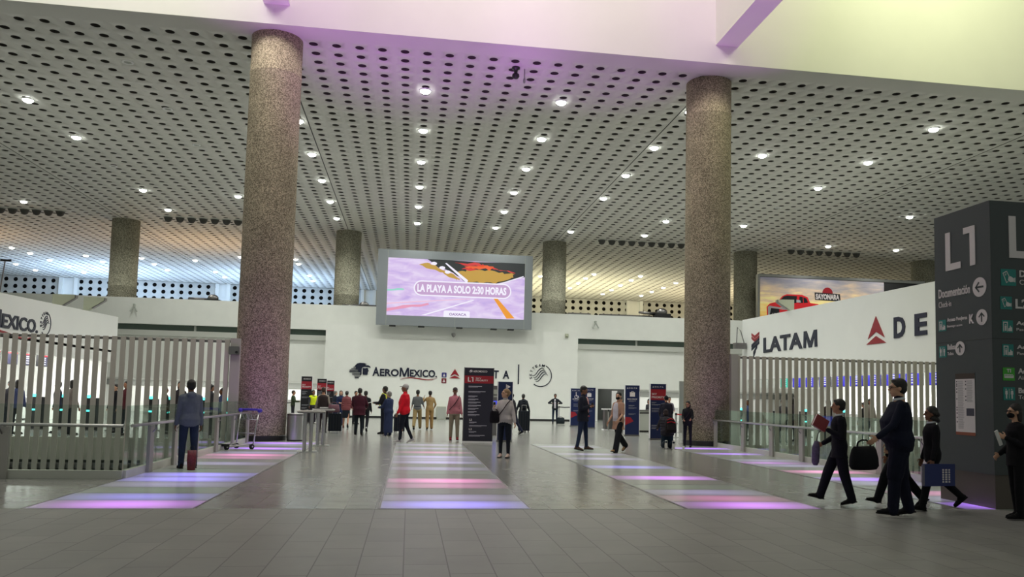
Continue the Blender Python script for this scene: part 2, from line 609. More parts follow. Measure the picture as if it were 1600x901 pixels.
# ceiling: panels pierced with a square grid of round recesses
def build_ceiling():
    px_, py_, rad, hz = 0.747, 0.745, 0.148, 0.16
    X0, Y0 = -0.52, 26.80
    cells = []
    for j in range(0, 87):
        y = Y0 + j * py_
        lim_l = -(0.52 * y) - 3.0
        lim_r = 0.80 * y + 4
        for i in range(-70, 100):
            x = X0 + i * px_
            if lim_l < x < lim_r and -48 < x < 62:
                cells.append((x, y))
    n = 12
    t = np.arange(n) * 2 * np.pi / n
    ring = np.stack([np.cos(t) * rad, np.sin(t) * rad], 1)
    hx, hy = px_ / 2, py_ / 2
    # local verts: 4 corners, lower ring, upper ring
    lv = np.zeros((4 + 2 * n, 3))
    lv[:4, :2] = [(-hx, -hy), (hx, -hy), (hx, hy), (-hx, hy)]
    lv[4:4 + n, :2] = ring
    lv[4 + n:, :2] = ring
    lv[4 + n:, 2] = hz
    tri = []
    # quadrant corners: ring index ranges
    q = [(2, 0, 3), (3, 3, 6), (0, 6, 9), (1, 9, 12)]
    for cnr, a, e in q:
        for k in range(a, e):
            tri.append((cnr, 4 + (k + 1) % n, 4 + k))
    for (c0, c1, k) in ((2, 3, 3), (3, 0, 6), (0, 1, 9), (1, 2, 0)):
        tri.append((c0, c1, 4 + k))
    tri = [t_ for t_ in tri]
    quads = [(4 + k, 4 + (k + 1) % n, 4 + n + (k + 1) % n, 4 + n + k) for k in range(n)]
    cap = tuple(4 + n + k for k in range(n))
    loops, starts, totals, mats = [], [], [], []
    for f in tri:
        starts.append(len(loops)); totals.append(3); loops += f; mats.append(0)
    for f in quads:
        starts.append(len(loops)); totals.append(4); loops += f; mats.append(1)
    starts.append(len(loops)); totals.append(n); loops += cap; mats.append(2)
    N = len(cells)
    cc = np.array([(x, y, ZC) for x, y in cells])
    V = (cc[:, None, :] + lv[None]).reshape(-1, 3)
    L = (np.arange(N)[:, None] * len(lv) + np.array(loops)[None]).reshape(-1)
    ST = (np.arange(N)[:, None] * len(loops) + np.array(starts)[None]).reshape(-1)
    TT = np.tile(totals, N)
    MT = np.tile(mats, N)
    me = bpy.data.meshes.new('ceiling')
    me.vertices.add(len(V))
    me.vertices.foreach_set('co', V.reshape(-1))
    me.loops.add(len(L))
    me.loops.foreach_set('vertex_index', L.astype(np.int32))
    me.polygons.add(len(ST))
    me.polygons.foreach_set('loop_start', ST.astype(np.int32))
    me.polygons.foreach_set('material_index', MT.astype(np.int32))
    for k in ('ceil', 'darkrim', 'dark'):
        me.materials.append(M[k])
    me.update(calc_edges=True)
    me.validate()
    o = bpy.data.objects.new('ceiling', me)
    C.objects.link(o)
    struct(o)


build_ceiling()
b = MB()
b.b2(-48, 62, YB, 26.80 - 0.372, ZC - 0.002, ZC + 0.003)         # plain margin under the fascia
b.b2(-48, 62, YB + 0.4, 93, ZC + 0.3, ZC + 0.5)               # slab above the panels
struct(b.build('ceiling_margin', M['ceil']))
b = MB()
for sx in SEAMS:
    b.b2(sx - 0.022, sx + 0.022, 27.6, 91.8, ZC - 0.006, ZC + 0.01)
struct(b.build('ceiling_joint', mat('joint_shadow_gap', (0.05, 0.05, 0.045), 0.8)))

# fascia and cross beams of the skylight well in front of the ceiling
b = MB()
b.b2(-48, 62, YB, YB + 0.4, ZC + 0.004, 21.5)
struct(b.build('wall_fascia', M['fascia']))
b = MB()
b.b2(-48, 62, YB - 0.15, YB, 17.1, 17.22)
struct(b.build('trim_3', M['fascia']))
for k, sx in enumerate((-4.5, 10.32)):
    b = MB()
    b.b2(sx - 0.4, sx + 0.4, -6, YB, 13.62, 21.5)
    struct(b.build('beam', M['fascia']))
b = MB()
b.b2(-48, 62, 6, YB, 21.5, 21.7)
struct(b.build('ceiling_well', M['fascia']))

# columns
def column(x, y, r, z0, z1, material, ring_z=None, skirt=True):
    prof = [(r, z0), (r, z1)]
    if ring_z:
        prof = [(r, z0), (r, ring_z - 0.03), (r + 0.012, ring_z - 0.01), (r + 0.012, ring_z + 0.03), (r, ring_z + 0.05), (r, z1)]
    b = MB()
    b.lathe(prof, 48)
    o = struct(b.build('column', material, smooth=True, loc=(x, y, 0)))
    for p in o.data.polygons:
        p.use_smooth = len(p.vertices) < 10
    if skirt:
        b = MB()
        b.lathe([(r + 0.015, z0 + 0.001), (r + 0.015, z0 + 0.16), (r + 0.005, z0 + 0.17)], 48)
        b.build('skirting', M['black'], o)
    return o


column(-4.63, 26.72, 0.80, 0, ZC, M['column'], 11.72)
column(10.36, 27.35, 0.80, 0, ZC, M['column'], 11.72)
for sx in SEAMS[2:7]:
    column(sx, 58.6, 0.88, 5.9, ZC, M['column2'], 8.4 if sx != 10.31 else 8.6, skirt=False)

# back wall with the airline panel, parapet, clerestory and the recessed counter bays
b = MB()
b.b2(-5.3, 10.88, 52.2, 53.6, 0.12, 5.86)
struct(b.build('wall_back', M['plaster']))
b = MB()
b.b2(-5.3, 10.88, 52.17, 53.6, 0.0, 0.12)
struct(b.build('baseboard_back', M['black']))
b = MB()
b.b2(-32, 46, 53.9, 54.3, 5.58, 7.22)
struct(b.build('wall_parapet', M['plaster']))
b = MB()
b.b2(-32, 46, 54.2, 54.26, 5.20, 5.58)
struct(b.build('window_1', M['greenglass']))
b = MB()
for k in range(14):
    x = -31 + k * 5.8
    b.b2(x - 0.06, x + 0.06, 54.12, 54.2, 5.2, 5.58)
struct(b.build('trim_4', M['gray']))
b = MB()
b.b2(-32, -5.3, 54.0, 54.3, 2.2, 5.2)
b.b2(10.88, 46, 54.0, 54.3, 2.2, 5.2)
b.b2(10.88, 12.7, 54.0, 54.3, 0.0, 2.2)
struct(b.build('wall_header', M['plaster']))
b = MB()
b.b2(-32, 46, 53.86, 54.0, 4.86, 5.2)  # grey band paints the shade below the overhang
struct(b.build('overhang_shade_band', mat('overhang_shade_grey', (0.55, 0.56, 0.52), 0.7)))
b = MB()
b.b2(-32, 46, 58.0, 58.2, 0, 5.6)
struct(b.build('wall_bay', M['plaster']))
b = MB()
b.b2(-32, 46, 54.3, 58.0, 2.3, 2.5)
struct(b.build('ceiling_bay', M['plaster']))
b = MB()
b.b2(-32, -5.2, 57.9, 58.0, 1.75, 2.12)  # shade of the bay header, coloured in as dark grey strips
b.b2(14.5, 46, 57.9, 58.0, 1.75, 2.12)
struct(b.build('header_shade_band', mat('header_shade_grey', (0.30, 0.31, 0.29), 0.6)))
b = MB()
b.b2(12.75, 15.9, 57.6, 57.9, 0.0, 2.3)  # near-black box stands in for the dark inside of the opening
struct(b.build('dark_opening_1', mat('opening_shade_fill', (0.045, 0.05, 0.045), 0.35)))

# upper gallery
b = MB()
b.b2(-48, 62, 54.3, 92, 5.6, 5.9)
struct(b.build('floor_gallery', mat('gallery_floor', (0.35, 0.35, 0.33), 0.6)))


def build_perforated_wall():
    p, rad, n, y, th = 0.918, 0.225, 12, 91.8, 0.07
    b = MB()
    ring = [(math.cos(2 * math.pi * k / n) * rad, math.sin(2 * math.pi * k / n) * rad) for k in range(n)]
    h = p / 2
    z_rows = [12.66 - 0.72 * k for k in range(8)]
    hzz = 0.36
    vs, fs, mi = [], [], []
    for zc in z_rows:
        for i in range(-52, 66):
            x = 0.1 + i * p
            o = len(vs)
            vs += [(x - h, y, zc - hzz), (x + h, y, zc - hzz), (x + h, y, zc + hzz), (x - h, y, zc + hzz)]
            vs += [(x + c, y, zc + s) for c, s in ring] + [(x + c, y + th, zc + s) for c, s in ring]
            for cnr, a, e in [(2, 0, 3), (3, 3, 6), (0, 6, 9), (1, 9, 12)]:
                for k in range(a, e):
                    fs.append((o + cnr, o + 4 + (k + 1) % n, o + 4 + k)); mi.append(0)
            for (c0, c1, k) in ((2, 3, 3), (3, 0, 6), (0, 1, 9), (1, 2, 0)):
                fs.append((o + c0, o + c1, o + 4 + k)); mi.append(0)
            for k in range(n):
                fs.append((o + 4 + k, o + 4 + (k + 1) % n, o + 4 + n + (k + 1) % n, o + 4 + n + k)); mi.append(0)
            fs.append(tuple(o + 4 + n + k for k in range(n))); mi.append(1)
    b.add(vs, fs)
    o = b.build('wall_perforated', mat('concrete_panel', (0.60, 0.60, 0.56), 0.8, noise=0.10, nscale=1.2))
    o.data.materials.append(M['dark'])
    o.data.polygons.foreach_set('material_index', mi)
    struct(o)


build_perforated_wall()
b = MB()
b.b2(-48, 62, 92.0, 92.2, 5.6, 13.3)
struct(b.build('wall_far', M['gray']))
for x0, x1 in ((-36.7, -35.06), (-20.98, -19.65), (-5.57, -4.1), (9.4, 10.9), (24.9, 26.61), (40.2, 41.8)):
    b = MB()
    b.b2(x0 - 0.1, x0 + 0.25, 91.3, 91.8, 5.9, ZC)
    b.b2(x1 - 0.25, x1 + 0.1, 91.3, 91.8, 5.9, ZC)
    b.b2(x0 + 0.25, x1 - 0.25, 91.55, 91.8, 5.9, ZC)
    struct(b.build('pilaster', M['plaster']))

# side walls above the check-in bays, with the airline names
LX, RX = -14.0, 20.0
b = MB()
fl = frame((LX, 0, 0), (0, 1, 0), (0, 0, 1), (-1, 0, 0))
b.prism([(27.2, 2.75), (41.61, 2.75), (41.61, 4.94), (27.2, 4.65)], fl, 0.0, 0.35)
struct(b.build('wall_left', M['signwall']))
b = MB()
fr_ = frame((RX, 0, 0), (0, 1, 0), (0, 0, 1), (1, 0, 0))
b.prism([(24.5, 2.85), (46.84, 2.85), (46.84, 6.51), (24.5, 6.33)], fr_, 0.0, 0.35)
struct(b.build('wall_right', M['signwall']))
b = MB()
b.b2(-19.2, -19.0, 26.5, 44, 0, 4.4)
b.b2(-19.0, -14.35, 41.4, 41.6, 0.0, 4.4)
struct(b.build('wall_bay_left', M['plaster']))
b = MB()
b.b2(25.0, 25.2, 26, 50, 0, 5.8)
b.b2(20.35, 25.0, 46.6, 46.8, 2.4, 5.8)
struct(b.build('wall_bay_right', M['plaster']))
b = MB()
b.b2(-19.0, -14.0, 27.2, 41.6, 3.2, 3.3)
b.b2(20.3, 25.0, 24.5, 46.8, 3.2, 3.3)
struct(b.build('ceiling_bay', M['plaster']))

# ================================================================== LIGHTS IN THE CEILING
LAMPS = {
 'left edge of the hall': [(-24.12, 54.06)],
 'left bay, outer row': [(-15.5, 34.5), (-15.5, 39.3), (-15.6, 49.1), (-15.65, 54.2)],
 'left bay, inner row': [(-10.38, 49.3)],
 'row beside the left column': [(-5.0, 34.7), (-5.02, 39.55), (-5.05, 44.4), (-5.07, 49.28), (-5.1, 54.0)],
 'row above the video screen': [(0.22, 30.13), (0.22, 34.8), (0.2, 39.62), (0.18, 44.5), (0.18, 49.3), (0.16, 54.2)],
 'row right of the video screen': [(5.45, 30.2), (5.43, 34.8), (5.43, 39.65), (5.44, 44.5), (5.45, 49.35), (5.43, 54.25)],
 'row meeting the right column': [(10.66, 30.15), (10.64, 34.9), (10.6, 39.65), (10.62, 44.56), (10.64, 54.2)],
 'right bay, inner row': [(15.85, 34.9), (15.9, 44.65), (15.92, 49.45), (15.9, 54.15)],
 'right bay, outer row': [(21.1, 29.93), (21.12, 34.82), (21.15, 39.65), (21.18, 49.46)],
 'far right bay': [(29.72, 44.55), (29.82, 54.46), (35.24, 54.52)],
}
ORD = ['nearest', 'second', 'third', 'fourth', 'fifth', 'sixth']
b = MB()
b.lathe([(0.24, 0.03), (0.24, 0.0), (0.2, -0.035), (0.17, -0.02), (0.17, 0.02)], 24)
dl_trim_mesh = b.build('trim_ring', M['white'])
b = MB()
b.ell((0, 0, -0.02), (0.2, 0.2, 0.12), n=20, k=8)
dl_lens_mesh = b.build('lens', M['lensglow'], smooth=True)
dl_meshes = (dl_trim_mesh.data, dl_lens_mesh.data)
for o in (dl_trim_mesh, dl_lens_mesh):
    bpy.data.objects.remove(o)
spot_front = bpy.data.lights.new('downlight_beam', 'SPOT')
spot_front.energy = 1150
spot_front.color = (0.98, 1.0, 0.92)
spot_front.spot_size = R(150)
spot_front.spot_blend = 0.8
spot_front.shadow_soft_size = 0.17


def downlight(x, y, label, group, real=True):
    t = thing('ceiling_downlight', label, 'ceiling light', (x, y, ZC), group=group)
    o = bpy.data.objects.new('trim_ring', dl_meshes[0]); C.objects.link(o); o.parent = t
    o = bpy.data.objects.new('lens', dl_meshes[1]); C.objects.link(o); o.parent = t
    if real:
        l = bpy.data.objects.new('downlight_beam', spot_front); C.objects.link(l); l.parent = t
        l.location = (0, 0, -0.12)
    return t


for row, pts in LAMPS.items():
    for k, (x, y) in enumerate(pts):
        w = (ORD[k] + ' one of ' if len(pts) > 1 else 'only one of ')
        downlight(x, y, 'lit round ceiling downlight, ' + w + row, 'lit downlights in the hall ceiling')
REAR = [(-33.1, 72.7), (-32.8, 75.3), (-32.7, 78.9), (-28.3, 75.3), (-32.5, 82.6), (-28.0, 78.4), (-23.7, 75.2), (-23.6, 78.5), (-23.5, 82.2), (-19.2, 75.2), (-19.0, 82.0), (-18.9, 85.6), (-28.0, 86.3), (-32.6, 86.5), (-37.1, 82.5), (-37.0, 86.3), (-14.7, 72.0), (-10.1, 71.9), (-10.2, 74.5), (-10.1, 81.7), (-10.2, 85.5), (-5.8, 85.6), (11.9, 75.2), (16.5, 72.5), (16.3, 75.2), (16.3, 78.7), (16.2, 82.4), (20.9, 72.4), (20.8, 75.2), (20.7, 78.9), (20.7, 82.6), (20.6, 86.1), (25.5, 72.5), (25.4, 75.6), (25.3, 79.2), (25.1, 82.6), (25.0, 86.2), (29.6, 82.7)]
for k, (x, y) in enumerate(REAR):
    side = 'left of the left column' if x < -4.5 else ('right of the video screen' if x < 26 else 'far right')
    downlight(x, y, 'small lit downlight in the ceiling over the upper gallery' + ('' if x < -4.6 else ', right side'),
              'downlights over the upper gallery, ' + ('left side' if x < -4.6 else 'right side'), real=(k % 2 == 0))
# unlit flush fittings
b = MB()
b.lathe([(0.20, 0.01), (0.20, -0.02), (0.15, -0.03), (0.13, -0.005)], 20)
b.build('tmp', M['white'])
um = bpy.data.objects['tmp'].data
bpy.data.objects.remove(bpy.data.objects['tmp'])
b = MB()
b.lathe([(0.13, -0.004), (0.10, -0.02), (0.02, -0.02)], 16)
b.build('tmp', M['gray'])
um2 = bpy.data.objects['tmp'].data
bpy.data.objects.remove(bpy.data.objects['tmp'])
for (x, y), w in [((-10.19, 29.69), 'nearest one left of the left column'), ((-10.19, 34.46), 'second one left of the left column'), ((-10.26, 39.34), 'third one left of the left column'), ((15.81, 29.94), 'just right of the right column'), ((21.16, 44.39), 'over the near end of the truck billboard'), ((29.71, 49.4), 'left of the pylon top'), ((-15.56, 44.18), 'at the far left')]:
    t = thing('unlit_downlight', 'unlit round flush ceiling light, ' + w, 'ceiling light', (x, y, ZC), group='unlit ceiling lights')
    for nm, me_ in (('trim_ring', um), ('lens', um2)):
        o = bpy.data.objects.new(nm, me_); C.objects.link(o); o.parent = t

# dark air nozzles hanging in rows under the ceiling
b = MB()
b.lathe([(0.27, 0.02), (0.27, -0.05), (0.25, -0.12), (0.2, -0.24), (0.12, -0.33), (0.02, -0.36)], 18)
b.build('tmp', mat('nozzle_cowl', (0.05, 0.05, 0.045), 0.6), smooth=True)
nz = bpy.data.objects['tmp'].data
bpy.data.objects.remove(bpy.data.objects['tmp'])
b = MB()
b.lathe([(0.31, 0.0), (0.31, -0.03), (0.26, -0.04)], 18)
b.build('tmp', M['gray'])
nz2 = bpy.data.objects['tmp'].data
bpy.data.objects.remove(bpy.data.objects['tmp'])
for x0, x1, n, w in ((-26.6, -23.0, 6, 'far left row'), (-16.3, -9.6, 10, 'row beside the left column'), (13.42, 20.9, 11, 'row left of the right column'), (28.0, 33.3, 8, 'row above the truck billboard')):
    for k in range(n):
        x = x0 + (x1 - x0) * k / (n - 1)
        t = thing('air_nozzle', 'dark hanging air nozzle cowl in the ' + w, 'air nozzle', (x, 56.6, ZC), group='air nozzles in the ' + w)
        for nm, me_ in (('cowl', nz), ('flange', nz2)):
            o = bpy.data.objects.new(nm, me_); C.objects.link(o); o.parent = t

# ================================================================== GLOWING FLOOR STRIPS
def glow(name, col, s, base=(0.40, 0.43, 0.41), cx=0.0, wx=0.8):
    """frosted glass over an LED bar: the bar's glow fades to the panel's ends"""
    m, nt, bs = newmat(name)
    bs.inputs['Base Color'].default_value = (*base, 1)
    bs.inputs['Roughness'].default_value = 0.22
    if s > 0:
        tc = nt.nodes.new('ShaderNodeTexCoord')
        sp = nt.nodes.new('ShaderNodeSeparateXYZ')
        nt.links.new(tc.outputs['Object'], sp.inputs[0])

        def gauss(out, c, w):
            a = nt.nodes.new('ShaderNodeMath'); a.operation = 'SUBTRACT'; a.inputs[1].default_value = c
            nt.links.new(out, a.inputs[0])
            d = nt.nodes.new('ShaderNodeMath'); d.operation = 'DIVIDE'; d.inputs[1].default_value = w
            nt.links.new(a.outputs[0], d.inputs[0])
            p = nt.nodes.new('ShaderNodeMath'); p.operation = 'POWER'; p.inputs[1].default_value = 2.0
            q = nt.nodes.new('ShaderNodeMath'); q.operation = 'ABSOLUTE'
            nt.links.new(d.outputs[0], q.inputs[0])
            nt.links.new(q.outputs[0], p.inputs[0])
            n = nt.nodes.new('ShaderNodeMath'); n.operation = 'MULTIPLY'; n.inputs[1].default_value = -1.0
            nt.links.new(p.outputs[0], n.inputs[0])
            e = nt.nodes.new('ShaderNodeMath'); e.operation = 'EXPONENT'
            nt.links.new(n.outputs[0], e.inputs[0])
            return e
        gx = gauss(sp.outputs['X'], cx, wx)
        gy = gauss(sp.outputs['Y'], 0.0, 0.46)
        mu = nt.nodes.new('ShaderNodeMath'); mu.operation = 'MULTIPLY'
        nt.links.new(gx.outputs[0], mu.inputs[0]); nt.links.new(gy.outputs[0], mu.inputs[1])
        ms = nt.nodes.new('ShaderNodeMath'); ms.operation = 'MULTIPLY'; ms.inputs[1].default_value = s
        nt.links.new(mu.outputs[0], ms.inputs[0])
        bs.inputs['Emission Color'].default_value = (*col, 1)
        nt.links.new(ms.outputs[0], bs.inputs['Emission Strength'])
    return m


VI, BV, PK, MG, LV = (0.42, 0.16, 1.0), (0.30, 0.24, 1.0), (0.95, 0.25, 0.62), (0.62, 0.18, 0.9), (0.6, 0.5, 1.0)
G = {
 '.': glow('panel_plain', VI, 0), 'v': glow('panel_violet', VI, 0.85), 'V': glow('panel_violet_bright', VI, 1.3),
 'b': glow('panel_blue_violet', BV, 0.55), 'B': glow('panel_blue_violet_bright', BV, 0.95),
 'p': glow('panel_pink', PK, 0.38), 'P': glow('panel_pink_bright', PK, 0.8), 'm': glow('panel_magenta', MG, 0.5, cx=-0.3), 'M': glow('panel_magenta_bright', MG, 0.95, cx=0.1),
 'l': glow('panel_lilac', LV, 0.28), 'g': glow('panel_green', (0.3, 0.8, 0.45), 0.05),
}
STRIPS = [
 (-4.78, -2.72, 'leftmost strip, beside the left glass railing', 'MbglBBg.l.pPl.V.lV.'),
 (-0.35, 1.72, 'middle strip, running up to the tall dark totem', 'Bl.pP.gl.LlLgp.l.l.'),
 (3.98, 6.05, 'strip right of the middle, under the walking couple', 'Mplg.M..b..l.l.g.l.'),
 (8.35, 10.4, 'rightmost strip, beside the right glass railing', 'Vlp.lv.P.lml..v..V.'),
]
G['L'] = glow('panel_lilac_bright', LV, 0.5)
for x0, x1, w, pat in STRIPS:
    t = thing('floor_light_strip', 'glowing frosted glass floor ' + w, 'floor light', ((x0 + x1) / 2, 11.23, 0), group='glowing strips set in the floor')
    h = (x1 - x0) / 2
    b = MB()
    for s_ in (-1, 1):
        b.b2(s_ * h - 0.008, s_ * h + 0.008, 0, 15.2, 0.0, 0.006)
    b.b2(-h, h, 0, 15.2, 0.0, 0.002)
    b.build('frame', M['steel_dk'], t)
    for k, ch in enumerate(pat):
        b = MB()
        b.b2(-h + 0.02, h - 0.02, -0.39, 0.39, 0.0, 0.005)
        b.build('glass_panel', G[ch], t, loc=(0, 0.4 + k * 0.8, 0.001))

# ================================================================== RAILINGS
def railing(label, loc, segs, post_at, side):
    """segs: polyline of the base; post_at: list of (x, y, heading)"""
    t = thing('glass_railing', label, 'railing', loc)
    for (xa, ya), (xb, yb) in segs:
        d = Vector((xb - xa, yb - ya, 0)); L = d.length; d.normalize()
        nrm = Vector((d.y, -d.x, 0))
        fr = frame((xa, ya, 0), d, (0, 0, 1), nrm)
        b = MB(); b.prism([(0, 0.0), (L, 0.0), (L, 0.14), (0, 0.14)], fr, -0.05, 0.05)
        b.build('base_channel', M['beige_metal'], t)
        n = max(1, round(L / 1.9))
        for k in range(n):
            a0, a1 = L * k / n + 0.02, L * (k + 1) / n - 0.02
            b = MB(); b.prism([(a0, 0.14), (a1, 0.14), (a1, 1.24), (a0, 1.24)], fr, -0.008, 0.008)
            b.build('glass_pane', M['glass'], t)
        b = MB(); b.cyl(fr(0, 0.9, 0.10 * side), fr(L, 0.9, 0.10 * side), 0.028, n=10)
        b.build('handrail', M['steel'], t, smooth=False)
    for x, y, d in post_at:
        d = Vector(d).normalized(); nrm = Vector((d.y, -d.x, 0)) * side
        fr = frame((x, y, 0), d, (0, 0, 1), nrm)
        b = MB()
        b.prism([(-0.11, 0.0), (0.11, 0.0), (0.11, 0.86), (-0.11, 0.86)], fr, 0.0, 0.055)
        b.build('post', M['postp'], t)
        b = MB(); b.tube([fr(0.0, 0.74, 0.05), fr(0.0, 0.82, 0.12), fr(0.0, 0.885, 0.10)], 0.012, 6)
        b.build('rail_bracket', M['steel_dk'], t)
    return t


LB = Vector((-4.78, 14.88, 0))
ey = (0.1, 0.995, 0)
railing('glass railing with steel handrail, posts and pale base channel round the left opening', LB,
        [((-11.2, 0.0), (0, 0)), ((0, 0.0), (0.0, 10.6))],
        [(-1.9, -0.05, (1, 0, 0))] + [(0.05, y, (0, 1, 0)) for y in (1.15, 2.75, 4.45, 6.4, 8.3, 10.3)], 1)
RB = Vector((10.36, 14.7, 0))
railing('glass railing with steel handrail, posts and pale base channel round the right opening', RB,
        [((0, 11.9), (0, 0)), ((0, 0), (9.6, 0))],
        [(-0.05, y, (0, -1, 0)) for y in (0.3, 1.9, 3.6, 5.5, 7.3, 9.3, 11.6)], 1)

# ================================================================== SLATTED SCREENS
def slat_screen(label, x0, x1, y, zt, zb, pitch, w, endpost):
    t = thing('slat_screen', label, 'screen', (x0, y, 0))
    n = int((x1 - x0) / pitch)
    for k in range(n):
        x = k * pitch + 0.1
        b = MB()
        b.b2(x - w / 2, x + w / 2, -0.02, 0.02, zb, zt)
        b.build('slat', M['slat'], t)
    b = MB()
    b.b2(0, x1 - x0, 0.07, 0.11, zt - 0.09, zt - 0.02)
    b.build('top_rail', M['steel_dk'], t)
    b = MB()
    b.b2(0, x1 - x0, 0.07, 0.12, -0.75, -0.60)
    b.build('lower_rail', M['steel_dk'], t)
    for px_, dark in endpost:
        b = MB()
        b.b2(px_ - 0.13, px_ + 0.13, -0.09, 0.09, zb, zt + 0.04)
        b.build('end_post', M['postp'], t)
    return t


slat_screen('tall screen of pale vertical slats across the left opening', -15.9, -5.05, 24.8, 3.02, -3.2, 0.2385, 0.138, [(10.83, 1)])
slat_screen('tall screen of pale vertical slats across the right opening', 11.1, 20.0, 26.6, 3.12, -3.2, 0.2385, 0.14, [(-0.05, 1)])
# latch box on the left screen
t = thing('latch_box', 'small grey latch box at the top of the left slat screen end post', 'latch', (-5.08, 24.665, 2.7))
b = MB(); b.rbox((0, 0, 0), (0.3, 0.1, 0.24), 0.03, axis='y'); b.build('case', M['steel_dk'], t)
b = MB(); b.cyl((0.08, -0.06, -0.05), (0.08, -0.09, -0.05), 0.04, n=12); b.build('keyhole', M['black'], t)

# ================================================================== SIGNS ON THE WALLS
EAGLE = [(130, 120), (170, 75), (215, 62), (280, 65), (325, 80), (290, 88), (312, 98), (345, 98), (375, 113), (383, 140), (350, 126), (290, 121), (258, 132), (246, 152), (246, 236), (238, 258), (224, 258), (226, 206), (188, 200), (190, 168), (152, 164), (156, 124)]
FACE = [(262, 142), (300, 147), (325, 139), (345, 150), (345, 170), (358, 185), (345, 200), (340, 240), (330, 250), (272, 250), (262, 236)]
BARS = [(112, 126, 156, 134), (84, 148, 156, 158), (60, 172, 190, 181), (56, 190, 190, 198), (56, 205, 228, 213), (98, 228, 228, 236), (100, 248, 226, 256), (140, 272, 226, 279), (142, 288, 205, 304)]


def eagle(fr, w, material, parent, th=0.03, name='eagle_emblem'):
    k = w / 330.0
    q = lambda p: ((p[0] - 215) * k, (185 - p[1]) * k)
    b = MB()
    b.prism([q(p) for p in EAGLE], fr, 0, th)
    b.prism([q(p) for p in FACE], fr, 0, th)
    for x0, y0, x1, y1 in BARS:
        b.prism([q((x0 + 6, y0)), q((x1, y0)), q((x1, y1)), q((x0 - 4, y1))], fr, 0, th)
    return b.build(name, material, parent)


def delta_mark(fr, cx, cz, w, h, material, parent, th=0.03):
    q = lambda a, c: (cx + (a - 0.5) * w, cz + (c - 0.5) * h)
    b = MB()
    b.prism([q(0.5, 1), q(0.92, 0.2), q(0.5, 0.44), q(0.08, 0.2)], fr, 0, th)
    b.prism([q(0.0, 0.0), q(1.0, 0.0), q(0.5, 0.28)], fr, 0, th)
    return b.build('triangle_emblem', material, parent)


def arc_pts(cx, cz, r0, r1, a0, a1, n=24):
    o = [(cx + r1 * math.cos(R(a0 + (a1 - a0) * i / n)), cz + r1 * math.sin(R(a0 + (a1 - a0) * i / n))) for i in range(n + 1)]
    i_ = [(cx + r0 * math.cos(R(a1 + (a0 - a1) * i / n)), cz + r0 * math.sin(R(a1 + (a0 - a1) * i / n))) for i in range(n + 1)]
    return o + i_


def ribbon(fr, pts, w0, wm, b, th):
    N = len(pts)
    up_, dn = [], []
    for i, (x, z) in enumerate(pts):
        a, c = pts[max(i - 1, 0)], pts[min(i + 1, N - 1)]
        dx, dz = c[0] - a[0], c[1] - a[1]
        L = math.hypot(dx, dz) or 1
        w = (w0 + (wm - w0) * math.sin(math.pi * i / (N - 1))) / 2
        up_.append((x - dz / L * w, z + dx / L * w))
        dn.append((x + dz / L * w, z - dx / L * w))
    for i in range(N - 1):
        b.prism([up_[i], up_[i + 1], dn[i + 1], dn[i]], fr, 0, th)


def skyteam(fr, r, material, parent):
    b = MB()
    b.prism(arc_pts(0, 0, r * 0.93, r, -128, 62, 30), fr, 0, 0.02)
    b.build('ring', material, parent)
    b = MB()
    for k in range(4):
        o = (k - 1.5) * r * 0.2
        pts = []
        for i in range(15):
            t = i / 14.0
            x = (-0.62 + 1.1 * t) * r + o * 0.55
            z = (0.34 * math.sin((t - 0.5) * 2 * math.pi * 0.72) + (0.15 - 0.25 * abs(t - .5))) * r - o * 0.85
            pts.append((x, z))
        ribbon(fr, pts, r * 0.02, r * 0.075, b, 0.02)
    b.build('wave_emblem', material, parent)
    for k, ch in enumerate('SKYTEAM'):
        a = R(196 - 20 * k)
        cx, cz = r * 0.9 * math.cos(a), r * 0.9 * math.sin(a)
        hw = r * 0.09 if ch != 'M' else r * 0.12
        text('letter', ch, fr, cx - hw, cz - r * 0.115, cx + hw, cz + r * 0.115, material, parent, th=0.02, bold=0.012, rot=a - R(90))


def letter_m(fr, x0, z0, x1, z1, material, parent, th=0.03, name='letter', k=0.17):
    q = lambda a, c: (x0 + a * (x1 - x0), z0 + c * (z1 - z0))
    b = MB()
    b.prism([q(0, 0), q(k, 0), q(k * 1.15, 0.66), q(0.40, 0), q(0.60, 0), q(1 - k * 1.15, 0.66), q(1 - k, 0), q(1, 0), q(0.97, 1), q(0.97 - k * 1.15, 1), q(0.5, 0.30), q(0.03 + k * 1.15, 1), q(0.03, 1)], fr, 0, th)
    return b.build(name, material, parent)


def smallcap(fr, x0, z0, w, h, material, parent, name='lettering'):
    # AEROMEXICO with the large A and M
    sc = 0.82
    text(name, 'A', fr, x0, z0, x0 + w * 0.105, z0 + h, material, parent, th=0.03, bold=0.028)
    text(name, 'ERO', fr, x0 + w * 0.112, z0, x0 + w * 0.405, z0 + h * sc, material, parent, th=0.03, bold=0.028)
    letter_m(fr, x0 + w * 0.415, z0, x0 + w * 0.565, z0 + h, material, parent, name='lettering')
    text(name, 'EXICO.', fr, x0 + w * 0.575, z0, x0 + w, z0 + h * sc, material, parent, th=0.03, bold=0.028)


